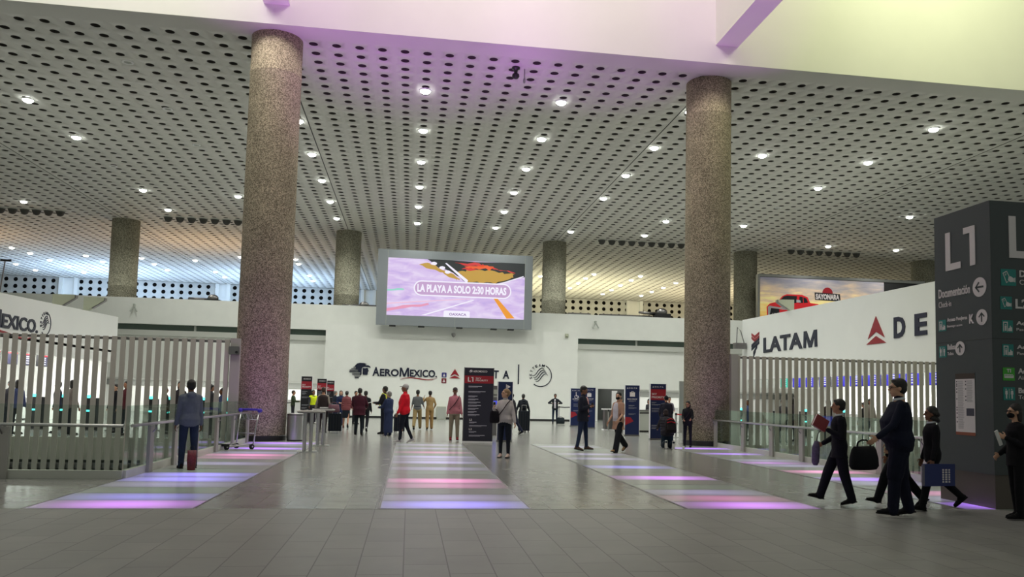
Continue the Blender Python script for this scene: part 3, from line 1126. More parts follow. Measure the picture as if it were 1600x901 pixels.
front = frame((0, 0, 0), (1, 0, 0), (0, 0, 1), (0, -1, 0))
YW = 52.19
t = thing('airline_sign', 'large navy eagle and AEROMEXICO lettering with red swoosh on the back wall', 'sign', (-1.0, YW, 2.9))
eagle(frame((-2.13, 0, 0.05), (1, 0, 0), (0, 0, 1), (0, -1, 0)), 1.32, M['navy'], t)
smallcap(front, -1.33, -0.26, 4.05, 0.57, M['navy'], t)
b = MB(); ribbon(front, [(0.4, -0.44), (0.7, -0.34), (1.1, -0.31), (1.6, -0.37), (2.0, -0.42), (2.4, -0.41), (2.76, -0.27)], 0.01, 0.06, b, 0.02)
b.build('swoosh', M['crimson'], t)
t = thing('airline_sign', 'red triangle emblem and DELTA lettering on the back wall behind the tall totem', 'sign', (4.4, YW, 2.93))
delta_mark(front, -1.55, -0.01, 0.72, 0.6, M['crimson'], t)
for k, ch in enumerate('DELTA'):
    x = -0.95 + k * 0.625
    text('letter', ch, front, x, -0.26, x + (0.36 if ch != 'A' else 0.42), 0.27, M['navy'], t, th=0.03, bold=0.028)
b = MB(); b.b2(6.93, 7.01, YW - 0.02, YW, 2.34, 3.62)
tag(b.build('divider_bar', M['navy']), 'thin navy vertical bar between the DELTA letters and the circle emblem', 'sign')
t = thing('alliance_sign', 'round navy SKYTEAM emblem with waves on the back wall', 'sign', (8.43, YW, 2.94))
skyteam(front, 0.74, M['navy'], t)
for z, nm, cc, lb in ((2.81, 'blue', srgb(48, 46, 120), 'small blue square sticker on the back wall after the AEROMEXICO letters'), (2.45, 'red', srgb(120, 34, 44), 'small dark red square sticker under the blue one on the back wall')):
    t = thing('wall_sticker', lb, 'sticker', (2.17, YW, z))
    b = MB(); b.rbox((0, 0, 0), (0.31, 0.02, 0.31), 0.04, axis='y'); b.build('panel', mat('sticker_' + nm, cc, 0.5), t)
    b = MB(); b.prism([(-0.09, -0.1), (0.09, -0.1), (0.0, 0.11)], front, 0.012, 0.018)
    b.build('pictogram', M['offwhite'], t)

# left side wall
fl2 = frame((0, 0, 0), (0, 1, 0), (0, 0, 1), (1, 0, 0))
t = thing('airline_sign', 'navy AEROMEXICO lettering with red swoosh on the left side wall above the slats', 'sign', (LX, 30.3, 3.82))
smallcap(fl2, -3.6, -0.30, 6.45, 0.62, M['navy'], t)
b = MB(); ribbon(fl2, [(-1.4, -0.62), (-0.9, -0.47), (-0.2, -0.40), (0.5, -0.46), (1.2, -0.55), (2.0, -0.56), (2.9, -0.40)], 0.02, 0.08, b, 0.02)
b.build('swoosh', M['crimson'], t)
t = thing('alliance_sign', 'round grey SKYTEAM emblem on the left side wall, after the lettering', 'sign', (LX, 33.8, 3.95))
skyteam(fl2, 0.46, M['navy'], t)
# right side wall (reads from far to near)
fr2 = frame((0, 0, 0), (0, -1, 0), (0, 0, 1), (-1, 0, 0))
t = thing('airline_sign', 'LATAM lettering with red and navy folded emblem on the right side wall', 'sign', (RX, 40.7, 4.78))
text('lettering', 'LATA', fr2, -3.1, -0.43, 1.55, 0.43, M['navy'], t, th=0.04, bold=0.03)
letter_m(fr2, 1.68, -0.43, 3.1, 0.43, M['navy'], t, 0.04, 'lettering')
b = MB(); bn = MB()
for k, (zz, mb_) in enumerate(((0.82, b), (0.62, b), (0.36, bn), (0.16, bn), (-0.08, bn), (-0.30, bn))):
    w_ = 1.05 if k < 4 else 0.75 - 0.2 * (k - 4)
    x_ = -4.75
    if k in (0, 1):
        mb_.prism([(x_, zz), (x_ + 0.45, zz - 0.18), (x_ + 1.05, zz + 0.0), (x_ + 1.05, zz - 0.14), (x_ + 0.45, zz - 0.34), (x_, zz - 0.14)][::-1], fr2, 0, 0.03)
    else:
        mb_.prism([(x_ + (0.25 if k > 3 else 0), zz - 0.22), (x_ + w_, zz + 0.14), (x_ + w_, zz - 0.02), (x_ + (0.25 if k > 3 else 0), zz - 0.38)], fr2, 0, 0.03)
b.build('emblem_top', M['crimson'], t); bn.build('emblem_base', M['navy'], t)
t = thing('airline_sign', 'large red triangle emblem and DELTA lettering on the right side wall', 'sign', (RX, 30.6, 4.78))
delta_mark(fr2, -1.85, 0.0, 1.5, 1.2, M['crimson'], t)
for k, ch in enumerate('DELTA'):
    x = -0.52 + k * 1.42
    if k < 4:
        text('letter', ch, fr2, x, -0.46, x + 0.78, 0.42, M['navy'], t, th=0.04, bold=0.035)

# wall floodlights on the side walls
def floodlight(label, loc, rz, w=0.9):
    t = thing('wall_floodlight', label, 'floodlight', loc, rz)
    fr = frame((-w / 2, 0, 0), (0, 1, 0), (0, 0, 1), (1, 0, 0))
    b = MB(); b.prism([(0, -0.35), (0.0, 0.35), (0.85, 0.35), (0.85, 0.22), (0.35, -0.12)], fr, 0, w); b.build('shell', M['sconce'], t)
    b = MB(); b.prism([(0.36, -0.16), (0.90, 0.22), (0.90, 0.34), (0.855, 0.34), (0.855, 0.21), (0.34, -0.13)], fr, 0.02, w - 0.02); b.build('lamp_glass', M['steel_dk'], t)
    b = MB(); b.b2(-0.1, 0.1, -0.3, 0.0, -0.55, -0.2); b.build('bracket', M['sconce'], t)
    return t


floodlight('grey wedge floodlight on top of the left side wall, nearer one', (LX - 0.5, 35.6, 4.95), R(-92), 0.22)
floodlight('grey wedge floodlight on top of the left side wall, farther one', (LX - 0.5, 38.8, 5.2), R(-92), 0.25)
floodlight('grey wedge floodlight on top of the right side wall before the truck billboard', (RX + 0.35, 40.9, 6.72), R(80), 0.4)

# ================================================================== VIDEO SCREEN
YS = 51.35
t = thing('video_screen', 'large lit advertising screen in a grey frame over the back wall', 'screen', (2.71, YS, 5.84))
sw, sh = 9.84, 4.78
mfr = mat('screen_frame', srgb(150, 156, 160), 0.35, 0.4)
b = MB()
b.b2(-sw / 2, sw / 2, 0, 0.35, 0, 0.62)
b.b2(-sw / 2, sw / 2, 0, 0.35, sh - 0.52, sh)
b.b2(-sw / 2, -sw / 2 + 0.62, 0, 0.35, 0.62, sh - 0.52)
b.b2(sw / 2 - 0.5, sw / 2, 0, 0.35, 0.62, sh - 0.52)
b.b2(-sw / 2, sw / 2, 0.3, 0.6, 0.05, sh - 0.05)
b.build('frame', mfr, t)
b = MB()
for x in (-sw / 2 + 0.62, sw / 2 - 0.5):
    b.b2(x - 0.012, x + 0.012, -0.004, 0.0, 0, sh)
b.b2(-0.01, 0.01, -0.004, 0, 0, 0.62)
b.build('frame_joint', M['gray'], t)
b = MB()
for x in (-3.9, -2.1, 0.3, 2.5, 3.6):
    b.b2(x - 0.2, x + 0.2, 0.05, 0.5, -0.07, 0.0)
b.build('hanger_bracket', M['black'], t)
b = MB()
for x in (-4.0, -1.5, 1.5, 4.0):
    b.b2(x - .08, x + .08, 0.5, 2.56, 0.6, 0.76)
b.build('wall_mount', M['steel_dk'], t)


def screenmat():
    m, nt, bs = newmat('screen_picture')
    bs.inputs['Base Color'].default_value = (0.02, 0.02, 0.02, 1)
    tc = nt.nodes.new('ShaderNodeTexCoord')
    mp = nt.nodes.new('ShaderNodeMapping')
    mp.inputs['Scale'].default_value = (0.6, 1, 2.0)
    mp.inputs['Rotation'].default_value = (0, R(-14), 0)
    n = nt.nodes.new('ShaderNodeTexNoise')
    n.inputs['Scale'].default_value = 1.4
    n.inputs['Detail'].default_value = 9
    n.inputs['Distortion'].default_value = 0.6
    cr = nt.nodes.new('ShaderNodeValToRGB')
    cr.color_ramp.elements[0].position = 0.3
    cr.color_ramp.elements[0].color = (*srgb(190, 166, 224), 1)
    cr.color_ramp.elements[1].position = 0.75
    cr.color_ramp.elements[1].color = (*srgb(232, 214, 240), 1)
    for p, c in ((0.45, srgb(208, 184, 230)), (0.6, srgb(222, 206, 238))):
        cr.color_ramp.elements.new(p).color = (*c, 1)
    nt.links.new(tc.outputs['Object'], mp.inputs[0])
    nt.links.new(mp.outputs[0], n.inputs['Vector'])
    nt.links.new(n.outputs['Fac'], cr.inputs[0])
    nt.links.new(cr.outputs[0], bs.inputs['Emission Color'])
    bs.inputs['Emission Strength'].default_value = 0.95
    return m


PX0, PX1, PZ0, PZ1 = -sw / 2 + 0.62, sw / 2 - 0.5, 0.62, sh - 0.52
b = MB(); b.b2(PX0, PX1, 0.02, 0.06, PZ0, PZ1)
disp = b.build('display', screenmat(), t)


def em(name, rgb, s=0.95):
    c = srgb(*rgb)
    return mat(name, (0.02, 0.02, 0.02), 0.5, emit=c, estr=s)


PW, PH = PX1 - PX0, PZ1 - PZ0
fs_ = frame((PX0, 0.02, PZ0), (PW, 0, 0), (0, 0, PH), (0, -1, 0))


def art(name, pts, material, lay):
    b = MB()
    b.prism(pts, fs_, 0.001 * lay, 0.001 * lay + 0.001)
    return b.build(name, material, t)


def jag(pts, n=5, amp=0.02, seed=1):
    rg = random.Random(seed)
    out = []
    for i in range(len(pts)):
        a, c = pts[i], pts[(i + 1) % len(pts)]
        out.append(a)
        for k in range(1, n):
            out.append((a[0] + (c[0] - a[0]) * k / n + rg.uniform(-amp, amp) * 0.5, a[1] + (c[1] - a[1]) * k / n + rg.uniform(-amp, amp)))
    return [(min(max(x, 0.0), 1.0), min(max(y, 0.0), 1.0)) for x, y in out]


gold, dkc, red_, wht, orng = em('picture_ochre', (190, 150, 62)), em('picture_black', (30, 36, 38)), em('picture_red', (206, 52, 52)), em('picture_white', (240, 236, 250)), em('picture_orange', (232, 150, 40))
art('picture_canopy', jag([(0.28, 1.0), (1.0, 1.0), (1.0, 0.76), (0.90, 0.70), (0.78, 0.62), (0.57, 0.62), (0.47, 0.78), (0.36, 0.86)], 4, 0.012, 2), dkc, 1)
art('picture_hill', jag([(0.50, 0.80), (0.62, 0.86), (0.78, 0.84), (0.92, 0.80), (0.90, 0.74), (0.78, 0.62), (0.57, 0.63)], 6, 0.02, 3), gold, 2)
art('picture_hill', jag([(0.22, 0.90), (0.30, 0.93), (0.37, 0.85), (0.46, 0.77), (0.52, 0.68), (0.50, 0.64), (0.44, 0.70), (0.34, 0.82)], 4, 0.02, 5), gold, 2)
for k, q in enumerate([[(0.48, 0.96), (0.66, 0.97), (0.70, 0.93), (0.55, 0.92)], [(0.55, 0.90), (0.72, 0.94), (0.80, 0.88), (0.66, 0.86)], [(0.74, 0.91), (0.86, 0.86), (0.93, 0.82), (0.82, 0.85)], [(0.53, 0.85), (0.60, 0.89), (0.68, 0.86), (0.58, 0.83)]]):
    art('picture_streak', jag(q, 4, 0.025, 10 + k), red_ if k != 1 else em('picture_flame', (232, 92, 40)), 3)
for k, (x, z) in enumerate(((0.33, 0.93), (0.39, 0.86), (0.43, 0.79))):
    art('picture_blossom', [(x + 0.022 * math.cos(i * .7), z + 0.03 * math.sin(i * .7)) for i in range(9)], wht, 4)
art('picture_line', [(0.42, 0.95), (0.58, 0.66), (0.575, 0.62), (0.565, 0.62), (0.41, 0.94)], wht, 4)
art('picture_line', [(0.78, 0.60), (0.99, 0.78), (0.99, 0.76), (0.80, 0.60)], wht, 4)
art('picture_line', [(0.25, 0.02), (0.62, 0.32), (0.63, 0.31), (0.28, 0.02)], wht, 2)
art('picture_line', [(0.0, 0.21), (0.60, 0.34), (0.60, 0.33), (0.0, 0.19)], em('picture_rose', (236, 190, 214)), 2)
art('picture_line', jag([(0.0, 0.12), (0.3, 0.24), (0.3, 0.20), (0.0, 0.06)], 5, 0.015, 9), em('picture_pink', (226, 150, 180)), 2)
art('picture_line', jag([(0.0, 0.45), (0.12, 0.47), (0.12, 0.44), (0.0, 0.42)], 3, 0.01, 9), em('picture_mint', (150, 214, 200)), 2)
art('picture_road_line', [(0.77, 0.36), (0.80, 0.36), (0.93, 0.02), (0.87, 0.01)], orng, 2)
sl = frame((PX0, 0.02, PZ0), (PW, 0, 0), (0, 0, PH), (0, -1, 0))
b = MB()
r_, cxa, cxb, cz_, aspect = 0.095, 0.245, 0.845, 0.49, PW / PH


def capsule_outline(rad):
    pts = []
    for i in range(13):
        a = R(90 + 180 * i / 12); pts.append((cxa + rad / aspect * math.cos(a), cz_ + rad * math.sin(a)))
    for i in range(13):
        a = R(-90 + 180 * i / 12); pts.append((cxb + rad / aspect * math.cos(a), cz_ + rad * math.sin(a)))
    return pts


art('banner', capsule_outline(0.135), wht, 5)
art('banner_field', capsule_outline(0.113), em('picture_mauve', (192, 158, 200)), 6)
text('slogan', 'LA PLAYA A SOLO 2:30 HORAS', sl, 0.215, 0.42, 0.865, 0.56, wht, t, n0=0.0075, th=0.002, bold=0.045)
art('picture_logo_plate', [(0.41, 0.0), (0.60, 0.0), (0.60, 0.10), (0.59, 0.115), (0.42, 0.115), (0.41, 0.10)], wht, 5)
text('logo_text', 'OAXACA', sl, 0.45, 0.03, 0.575, 0.075, em('picture_violet', (130, 90, 160)), t, n0=0.006, th=0.002, bold=0.02)
lamp_area = None

# dome camera under the screen
t = thing('dome_camera', 'white dome security camera below the middle of the video screen', 'camera', (2.68, 52.2, 5.45))
b = MB(); b.b2(-0.09, 0.09, -0.3, 0, -0.02, 0.1); b.build('bracket', M['white'], t)
b = MB(); b.lathe([(0.13, 0.0), (0.14, -0.06), (0.12, -0.14), (0.07, -0.22), (0.01, -0.25)], 18, (0, -0.32, 0.02)); b.build('dome', M['steel_dk'], t, smooth=True)
t = thing('ceiling_camera', 'black camera hanging from the ceiling edge, left of the right column', 'camera', (3.3, 27.3, ZC))
b = MB(); b.lathe([(0.14, 0.0), (0.14, -0.06), (0.07, -0.09), (0.06, -0.22), (0.12, -0.25), (0.13, -0.33), (0.08, -0.40), (0.01, -0.42)], 18); b.build('housing', M['black'], t, smooth=True)
b = MB(); b.cyl((0.32, 0.1, 0.0), (0.32, 0.1, -0.35), 0.02, n=8); b.ell((0.32, 0.1, -0.42), (0.05, 0.05, 0.1)); b.build('sensor', M['steel'], t, smooth=True)
t = thing('emergency_light', 'small white wall unit near the top right corner of the back panel', 'fixture', (10.1, 52.2, 5.6))
b = MB(); b.b2(-0.11, 0.11, -0.12, 0, -0.12, 0.12); b.ell((0, -0.14, -0.02), (0.09, 0.05, 0.08)); b.build('case', M['sconce'], t)
t = thing('wall_camera', 'dark bracket camera at the far end of the right side wall', 'camera', (19.8, 46.3, 4.9))
b = MB(); b.b2(-0.55, 0.15, -0.2, 0.2, -0.2, 0.15); b.tube([(0.1, 0, 0.1), (-0.1, 0.1, 0.9), (-0.35, 0, 1.1), (-0.4, 0, 0.1)], 0.03); b.build('body', M['steel_dk'], t)
for x, w in ((-17.2, 'left of the left column'), (12.4, 'right of the video screen')):
    t = thing('starburst_spotlight', 'small grey clamp light on the parapet face, ' + w, 'light', (x, 53.9, 6.55))
    b = MB(); b.b2(-0.06, 0.06, -0.2, 0.0, 0.1, 0.25)
    b.build('mount', M['gray'], t)
    b = MB()
    for dx in (-0.2, 0.2):
        b.cyl((0, -0.15, 0.15), (dx, -0.22, -0.25), 0.045, n=8)
    b.build('arm', M['gray'], t)

# machines standing on the gallery behind the parapet
def projector_rig(label, loc, s=1.0):
    t = thing('projector_rig', label, 'machine', loc)
    b = MB(); b.rbox((0, 0, 0.75 * s), (1.0 * s, 0.7 * s, 1.5 * s), 0.08); b.build('cabinet', M['black'], t)
    b = MB(); b.cyl((-0.4 * s, 0, 1.5 * s), (-1.5 * s, -0.1, 1.55 * s), 0.12 * s, 0.07 * s, n=10); b.ell((0, 0, 1.62 * s), (0.35 * s, 0.25 * s, 0.25 * s)); b.build('arm', M['steel_dk'], t, smooth=True)
    return t


projector_rig('dark machine with a side arm on the gallery ledge, left of the right column', (17.6, 55.4, 5.9), 1.15)
projector_rig('dark machine on the gallery ledge left of the left column', (-12.9, 55.4, 5.9), 1.0)
projector_rig('dark machine on the gallery ledge behind the left column', (-3.2, 55.4, 5.9), 0.95)
for x0, x1, lb in ((-4.0, -2.3, 'beside the video screen'), (10.9, 12.5, 'right of the video screen'), (13.2, 17.0, 'left of the dark machine with the arm')):
    t = thing('equipment_bench', 'low dark bench on the gallery ledge ' + lb, 'bench', ((x0 + x1) / 2, 56.0, 5.9))
    b = MB(); b.b2(-(x1 - x0) / 2, (x1 - x0) / 2, -0.25, 0.25, 1.30, 1.62); b.build('top', M['steel_dk'], t)
    b = MB(); b.b2(-(x1 - x0) / 2 + .1, -(x1 - x0) / 2 + .2, -0.2, 0.2, 0, 1.30); b.build('leg', M['steel_dk'], t)
    b = MB(); b.b2((x1 - x0) / 2 - .2, (x1 - x0) / 2 - .1, -0.2, 0.2, 0, 1.30); b.build('leg', M['steel_dk'], t)
t = thing('lamp_pole', 'thin dark pole with a short crosshead on the gallery at the far left', 'pole', (-29.0, 62.0, 5.9))
b = MB(); b.tube([(0, 0, 0), (0.4, 0, 4.4)], 0.045); b.build('pole', M['steel_dk'], t)
b = MB(); b.b2(0.1, 0.8, -0.06, 0.06, 4.38, 4.52); b.build('head', M['black'], t)

# ================================================================== TRUCK BILLBOARD
t = thing('billboard', 'long billboard of a red pickup truck at sunset, behind the right side wall', 'billboard', (32.0, 56.4, 7.05))
b = MB()
b.b2(-6.6, 6.6, 0.0, 0.3, 0.15, 4.0)
b.build('backing', M['black'], t)
for x in (-6.2, -2.1, 2.1, 6.2):
    b = MB(); b.b2(x - .1, x + .1, 0.1, 0.3, -1.15, 0.2); b.build('support_leg', M['steel_dk'], t)
b = MB(); b.b2(-6.62, 6.8, -0.06, 0.3, 3.78, 3.98); b.b2(-6.75, -6.58, -0.05, 0.3, 0.0, 3.95)
b.build('frame', M['steel'], t)


def sunset():
    m, nt, bs = newmat('sunset_print')
    tc = nt.nodes.new('ShaderNodeTexCoord')
    sp = nt.nodes.new('ShaderNodeSeparateXYZ')
    nt.links.new(tc.outputs['Object'], sp.inputs[0])
    n = nt.nodes.new('ShaderNodeTexNoise')
    mp = nt.nodes.new('ShaderNodeMapping')
    mp.inputs['Scale'].default_value = (0.35, 1, 1.6)
    nt.links.new(tc.outputs['Object'], mp.inputs[0])
    nt.links.new(mp.outputs[0], n.inputs['Vector'])
    n.inputs['Scale'].default_value = 1.2
    n.inputs['Detail'].default_value = 6
    a = nt.nodes.new('ShaderNodeMath'); a.operation = 'MULTIPLY_ADD'; a.inputs[1].default_value = 0.2; a.inputs[2].default_value = -0.22
    nt.links.new(sp.outputs['Z'], a.inputs[0])
    a2 = nt.nodes.new('ShaderNodeMath'); a2.operation = 'MULTIPLY_ADD'; a2.inputs[1].default_value = 0.9
    nt.links.new(n.outputs['Fac'], a2.inputs[0]); nt.links.new(a.outputs[0], a2.inputs[2])
    cr = nt.nodes.new('ShaderNodeValToRGB')
    cr.color_ramp.elements[0].position = 0.25; cr.color_ramp.elements[0].color = (*srgb(206, 150, 70), 1)
    cr.color_ramp.elements[1].position = 1.0; cr.color_ramp.elements[1].color = (*srgb(130, 128, 140), 1)
    for p, c in ((0.42, (232, 196, 110)), (0.58, (238, 218, 150)), (0.72, (200, 176, 150)), (0.85, (160, 150, 148))):
        cr.color_ramp.elements.new(p).color = (*srgb(*c), 1)
    nt.links.new(a2.outputs[0], cr.inputs[0])
    nt.links.new(cr.outputs[0], bs.inputs['Base Color'])
    nt.links.new(cr.outputs[0], bs.inputs['Emission Color'])
    bs.inputs['Emission Strength'].default_value = 0.35
    bs.inputs['Roughness'].default_value = 0.4
    return m


b = MB(); b.b2(-6.55, 3.4, -0.03, 0.0, 0.2, 3.75); b.build('print', sunset(), t)
fb = frame((-6.55, -0.03, 0.2), (1, 0, 0), (0, 0, 1), (0, -1, 0))
tr = mat('truck_red', srgb(206, 36, 44), 0.4, emit=srgb(206, 36, 44), estr=0.25)
tdk = mat('truck_dark', srgb(34, 34, 40), 0.4)
tsl = mat('truck_silver', srgb(190, 192, 198), 0.4)


def bb(name, pts, material, lay):
    up_z = 0.38 if name.startswith('truck') else 0.45
    pts = [(p[0], p[1] * (1.05 if name.startswith('truck') else 1.0) + up_z) for p in pts]
    q = MB(); q.prism(pts, fb, 0.004 * lay, 0.004 * lay + 0.004); q.build(name, material, t)


bb('truck_body', [(0.55, 0.0), (0.5, 0.9), (0.75, 1.15), (1.35, 1.3), (1.75, 1.72), (2.1, 1.86), (3.3, 1.86), (3.75, 1.7), (3.95, 1.3), (4.6, 1.25), (4.75, 1.0), (4.7, 0.0)], tr, 1)
bb('truck_windscreen', [(1.45, 1.3), (1.85, 1.7), (2.15, 1.76), (2.9, 1.76), (2.85, 1.25), (2.2, 1.22)], tdk, 2)
bb('truck_window', [(3.05, 1.25), (3.1, 1.74), (3.35, 1.72), (3.4, 1.28)], tdk, 2)
bb('truck_window', [(3.45, 1.28), (3.4, 1.7), (3.65, 1.62), (3.78, 1.32)], tdk, 2)
bb('truck_grille', [(0.62, 0.25), (0.62, 0.85), (1.5, 0.78), (1.5, 0.2)], tdk, 2)
bb('truck_bumper', [(0.6, 0.9), (0.72, 1.0), (1.5, 0.9), (2.0, 0.95), (1.6, 0.78), (0.85, 0.84), (0.72, 0.3), (0.62, 0.2)], tsl, 3)
bb('truck_plate', [(0.9, 0.34), (0.9, 0.52), (1.4, 0.5), (1.4, 0.32)], tdk, 3)
text('plate_text', 'L200', fb, 0.95, 0.75, 1.35, 0.89, M['offwhite'], t, n0=0.018, th=0.003, bold=0.03)
bb('truck_mirror', [(2.85, 1.3), (2.85, 1.5), (3.15, 1.48), (3.2, 1.3)], tsl, 4)
bb('truck_headlight', [(1.6, 0.75), (2.0, 0.92), (2.05, 0.75)], tsl, 4)
wl = [(2.5 + 0.42 * math.cos(i * math.pi / 10), 0.25 + 0.42 * math.sin(i * math.pi / 10)) for i in range(20)]
bb('truck_wheel', wl, tdk, 3)
bb('emblem_disc', [(5.35 + 0.42 * math.cos(i * math.pi / 12), 2.1 + 0.42 * math.sin(i * math.pi / 12)) for i in range(24)], M['crimson'], 1)
bb('emblem_outline', [(4.35, 1.55), (4.3, 2.12), (6.35, 2.06), (6.4, 1.5)], tdk, 2)
text('billboard_text', 'SAYONARA', fb, 4.4, 2.05, 6.3, 2.47, M['offwhite'], t, n0=0.014, th=0.004, bold=0.05)

# ================================================================== DIRECTION PYLON
PYX, PYY, PYH = 8.83, 11.2, 4.76
t = thing('direction_pylon', 'tall charcoal L1 direction pylon with white pictograms at the right edge', 'sign', (PYX, PYY, 0))
b = MB(); b.b2(0, 2.3, 0, 1.35, 0.52, PYH); b.build('body', M['pylon'], t)
b = MB(); b.b2(0.03, 2.27, 0.03, 1.32, 0.0, 0.52); b.build('plinth', M['pylon2'], t)
b = MB(); b.b2(-0.003, 0.0, 0.0, 1.35, 2.60, 2.608); b.b2(0.0, 2.3, -0.003, 0.0, 2.60, 2.608); b.build('panel_joint', M['black'], t)
pl = frame((0, 1.35, 0), (0, -1, 0), (0, 0, 1), (-1, 0, 0))
pf = frame((0, 0, 0), (1, 0, 0), (0, 0, 1), (0, -1, 0))
ow = M['offwhite']


def seg_L1(fr, x0, z0, w, h, parent):
    q = lambda a, c: (x0 + a * w, z0 + c * h)
    b = MB()
    b.prism([q(0, 0), q(0.52, 0), q(0.52, 0.17), q(0.17, 0.17), q(0.17, 1), q(0, 1)], fr, 0, 0.012)
    b.prism([q(0.83, 0), q(1.0, 0), q(1.0, 1.0), q(0.62, 1.0), q(0.62, 0.84), q(0.83, 0.84)], fr, 0, 0.012)
    b.build('level_lettering', ow, parent)


def arrow_disc(fr, cx, cz, r, ang, parent):
    b = MB(); b.prism([(cx + r * math.cos(i * math.pi / 16), cz + r * math.sin(i * math.pi / 16)) for i in range(32)], fr, 0, 0.008)
    d = b.build('arrow_disc', ow, parent)
    ca, sa = math.cos(ang), math.sin(ang)
    rot = lambda p: (cx + (p[0] * ca - p[1] * sa) * r, cz + (p[0] * sa + p[1] * ca) * r)
    b = MB()
    b.prism([rot(p) for p in [(-0.55, -0.09), (0.6, -0.09), (0.6, 0.09), (-0.55, 0.09)]], fr, 0.008, 0.012)
    b.prism([rot(p) for p in [(-0.62, 0.0), (-0.1, 0.55), (0.02, 0.43), (-0.4, 0.0)]], fr, 0.008, 0.012)
    b.prism([rot(p) for p in [(-0.62, 0.0), (-0.4, 0.0), (0.02, -0.43), (-0.1, -0.55)]], fr, 0.008, 0.012)
    b.build('arrow', M['pylon'], d)


def pictogram(fr, x0, z0, s, kind, parent):
    q = lambda a, c: (x0 + a * s, z0 + c * s)
    b = MB(); b.prism([q(0, 0), q(1, 0), q(1, 1), q(0, 1)], fr, 0, 0.006)
    p = b.build('pictogram_panel', M['green_sign' if kind == 'train' else 'teal_sign'], parent)
    b = MB()
    D = (0.006, 0.010)
    P = lambda pts: b.prism([q(*v) for v in pts], fr, *D)
    if kind == 'wc':
        for ox in (0.14, 0.62):
            P([(ox + 0.08 + 0.05 * math.cos(i), 0.83 + 0.06 * math.sin(i)) for i in (0, 1, 2, 3, 4, 5, 6)][:6])
            P([(ox, 0.45), (ox + 0.02, 0.74), (ox + 0.2, 0.74), (ox + 0.22, 0.45), (ox + 0.17, 0.45), (ox + 0.16, 0.12), (ox + 0.06, 0.12), (ox + 0.05, 0.45)])
        P([(0.475, 0.12), (0.505, 0.12), (0.505, 0.88), (0.475, 0.88)])
    elif kind == 'pass':
        P([(0.1, 0.1), (0.17, 0.1), (0.17, 0.8), (0.1, 0.8)]); P([(0.1, 0.8), (0.52, 0.8), (0.52, 0.88), (0.1, 0.88)]); P([(0.45, 0.1), (0.52, 0.1), (0.52, 0.8), (0.45, 0.8)])
        P([(0.25, 0.14), (0.38, 0.14), (0.39, 0.55), (0.24, 0.55)]); P([(0.27, 0.58), (0.36, 0.58), (0.36, 0.68), (0.27, 0.68)])
        P([(0.56, 0.12), (0.9, 0.12), (0.9, 0.45), (0.78, 0.45), (0.78, 0.56), (0.7, 0.56), (0.68, 0.4), (0.56, 0.34)])
    elif kind == 'hand':
        P([(0.1, 0.75), (0.38, 0.9), (0.42, 0.86), (0.16, 0.72), (0.36, 0.22), (0.45, 0.27), (0.47, 0.23), (0.34, 0.15)]); P([(0.38, 0.9), (0.55, 0.58), (0.52, 0.55), (0.36, 0.84)])
        P([(0.5, 0.55), (0.62, 0.58), (0.85, 0.45), (0.85, 0.25), (0.6, 0.22), (0.45, 0.32)]); P([(0.88, 0.22), (0.94, 0.22), (0.94, 0.5), (0.88, 0.5)])
        P([(0.24, 0.66), (0.36, 0.72), (0.37, 0.69), (0.25, 0.63)]); P([(0.29, 0.74), (0.33, 0.6), (0.30, 0.59), (0.26, 0.73)])
    else:
        P([(0.1, 0.2), (0.9, 0.2), (0.9, 0.4), (0.8, 0.5), (0.1, 0.5)])
    b.build('pictogram', ow, p)
    if kind == 'train':
        text('line_name', 'T1', fr, x0 + 0.32 * s, z0 + 0.62 * s, x0 + 0.68 * s, z0 + 0.9 * s, ow, p, n0=0.006, th=0.004, bold=0.05)
        text('pictogram_car', '===', fr, x0 + 0.15 * s, z0 + 0.36 * s, x0 + 0.85 * s, z0 + 0.44 * s, M['green_sign'], p, n0=0.010, th=0.003, bold=0.0)


# left face (1.35 m wide), reads far -> near
seg_L1(pl, 0.30, 3.80, 0.72, 0.64, t)
text('lettering', 'Documentación', pl, 0.10, 3.36, 0.88, 3.51, ow, t, th=0.008, bold=0.02)
text('lettering', 'Check-in', pl, 0.10, 3.20, 0.42, 3.30, ow, t, th=0.008, bold=0.0)
arrow_disc(pl, 1.10, 3.43, 0.155, 0, t)
pictogram(pl, 0.09, 2.80, 0.19, 'pass', t)
text('lettering', 'Acceso Pasajeros', pl, 0.31, 2.93, 0.80, 3.01, ow, t, th=0.008, bold=0.025)
text('lettering', 'Passenger access', pl, 0.31, 2.84, 0.68, 2.89, ow, t, th=0.008, bold=0.0)
text('lettering', 'K', pl, 0.85, 2.87, 0.96, 3.02, ow, t, th=0.008, bold=0.04)
arrow_disc(pl, 1.14, 2.95, 0.125, R(-90), t)
pictogram(pl, 0.09, 2.36, 0.19, 'wc', t)
text('lettering', 'Baños', pl, 0.31, 2.48, 0.50, 2.57, ow, t, th=0.008, bold=0.03)
text('lettering', 'Toilets', pl, 0.31, 2.39, 0.46, 2.44, ow, t, th=0.008, bold=0.0)
arrow_disc(pl, 0.62, 2.49, 0.115, R(-90), t)
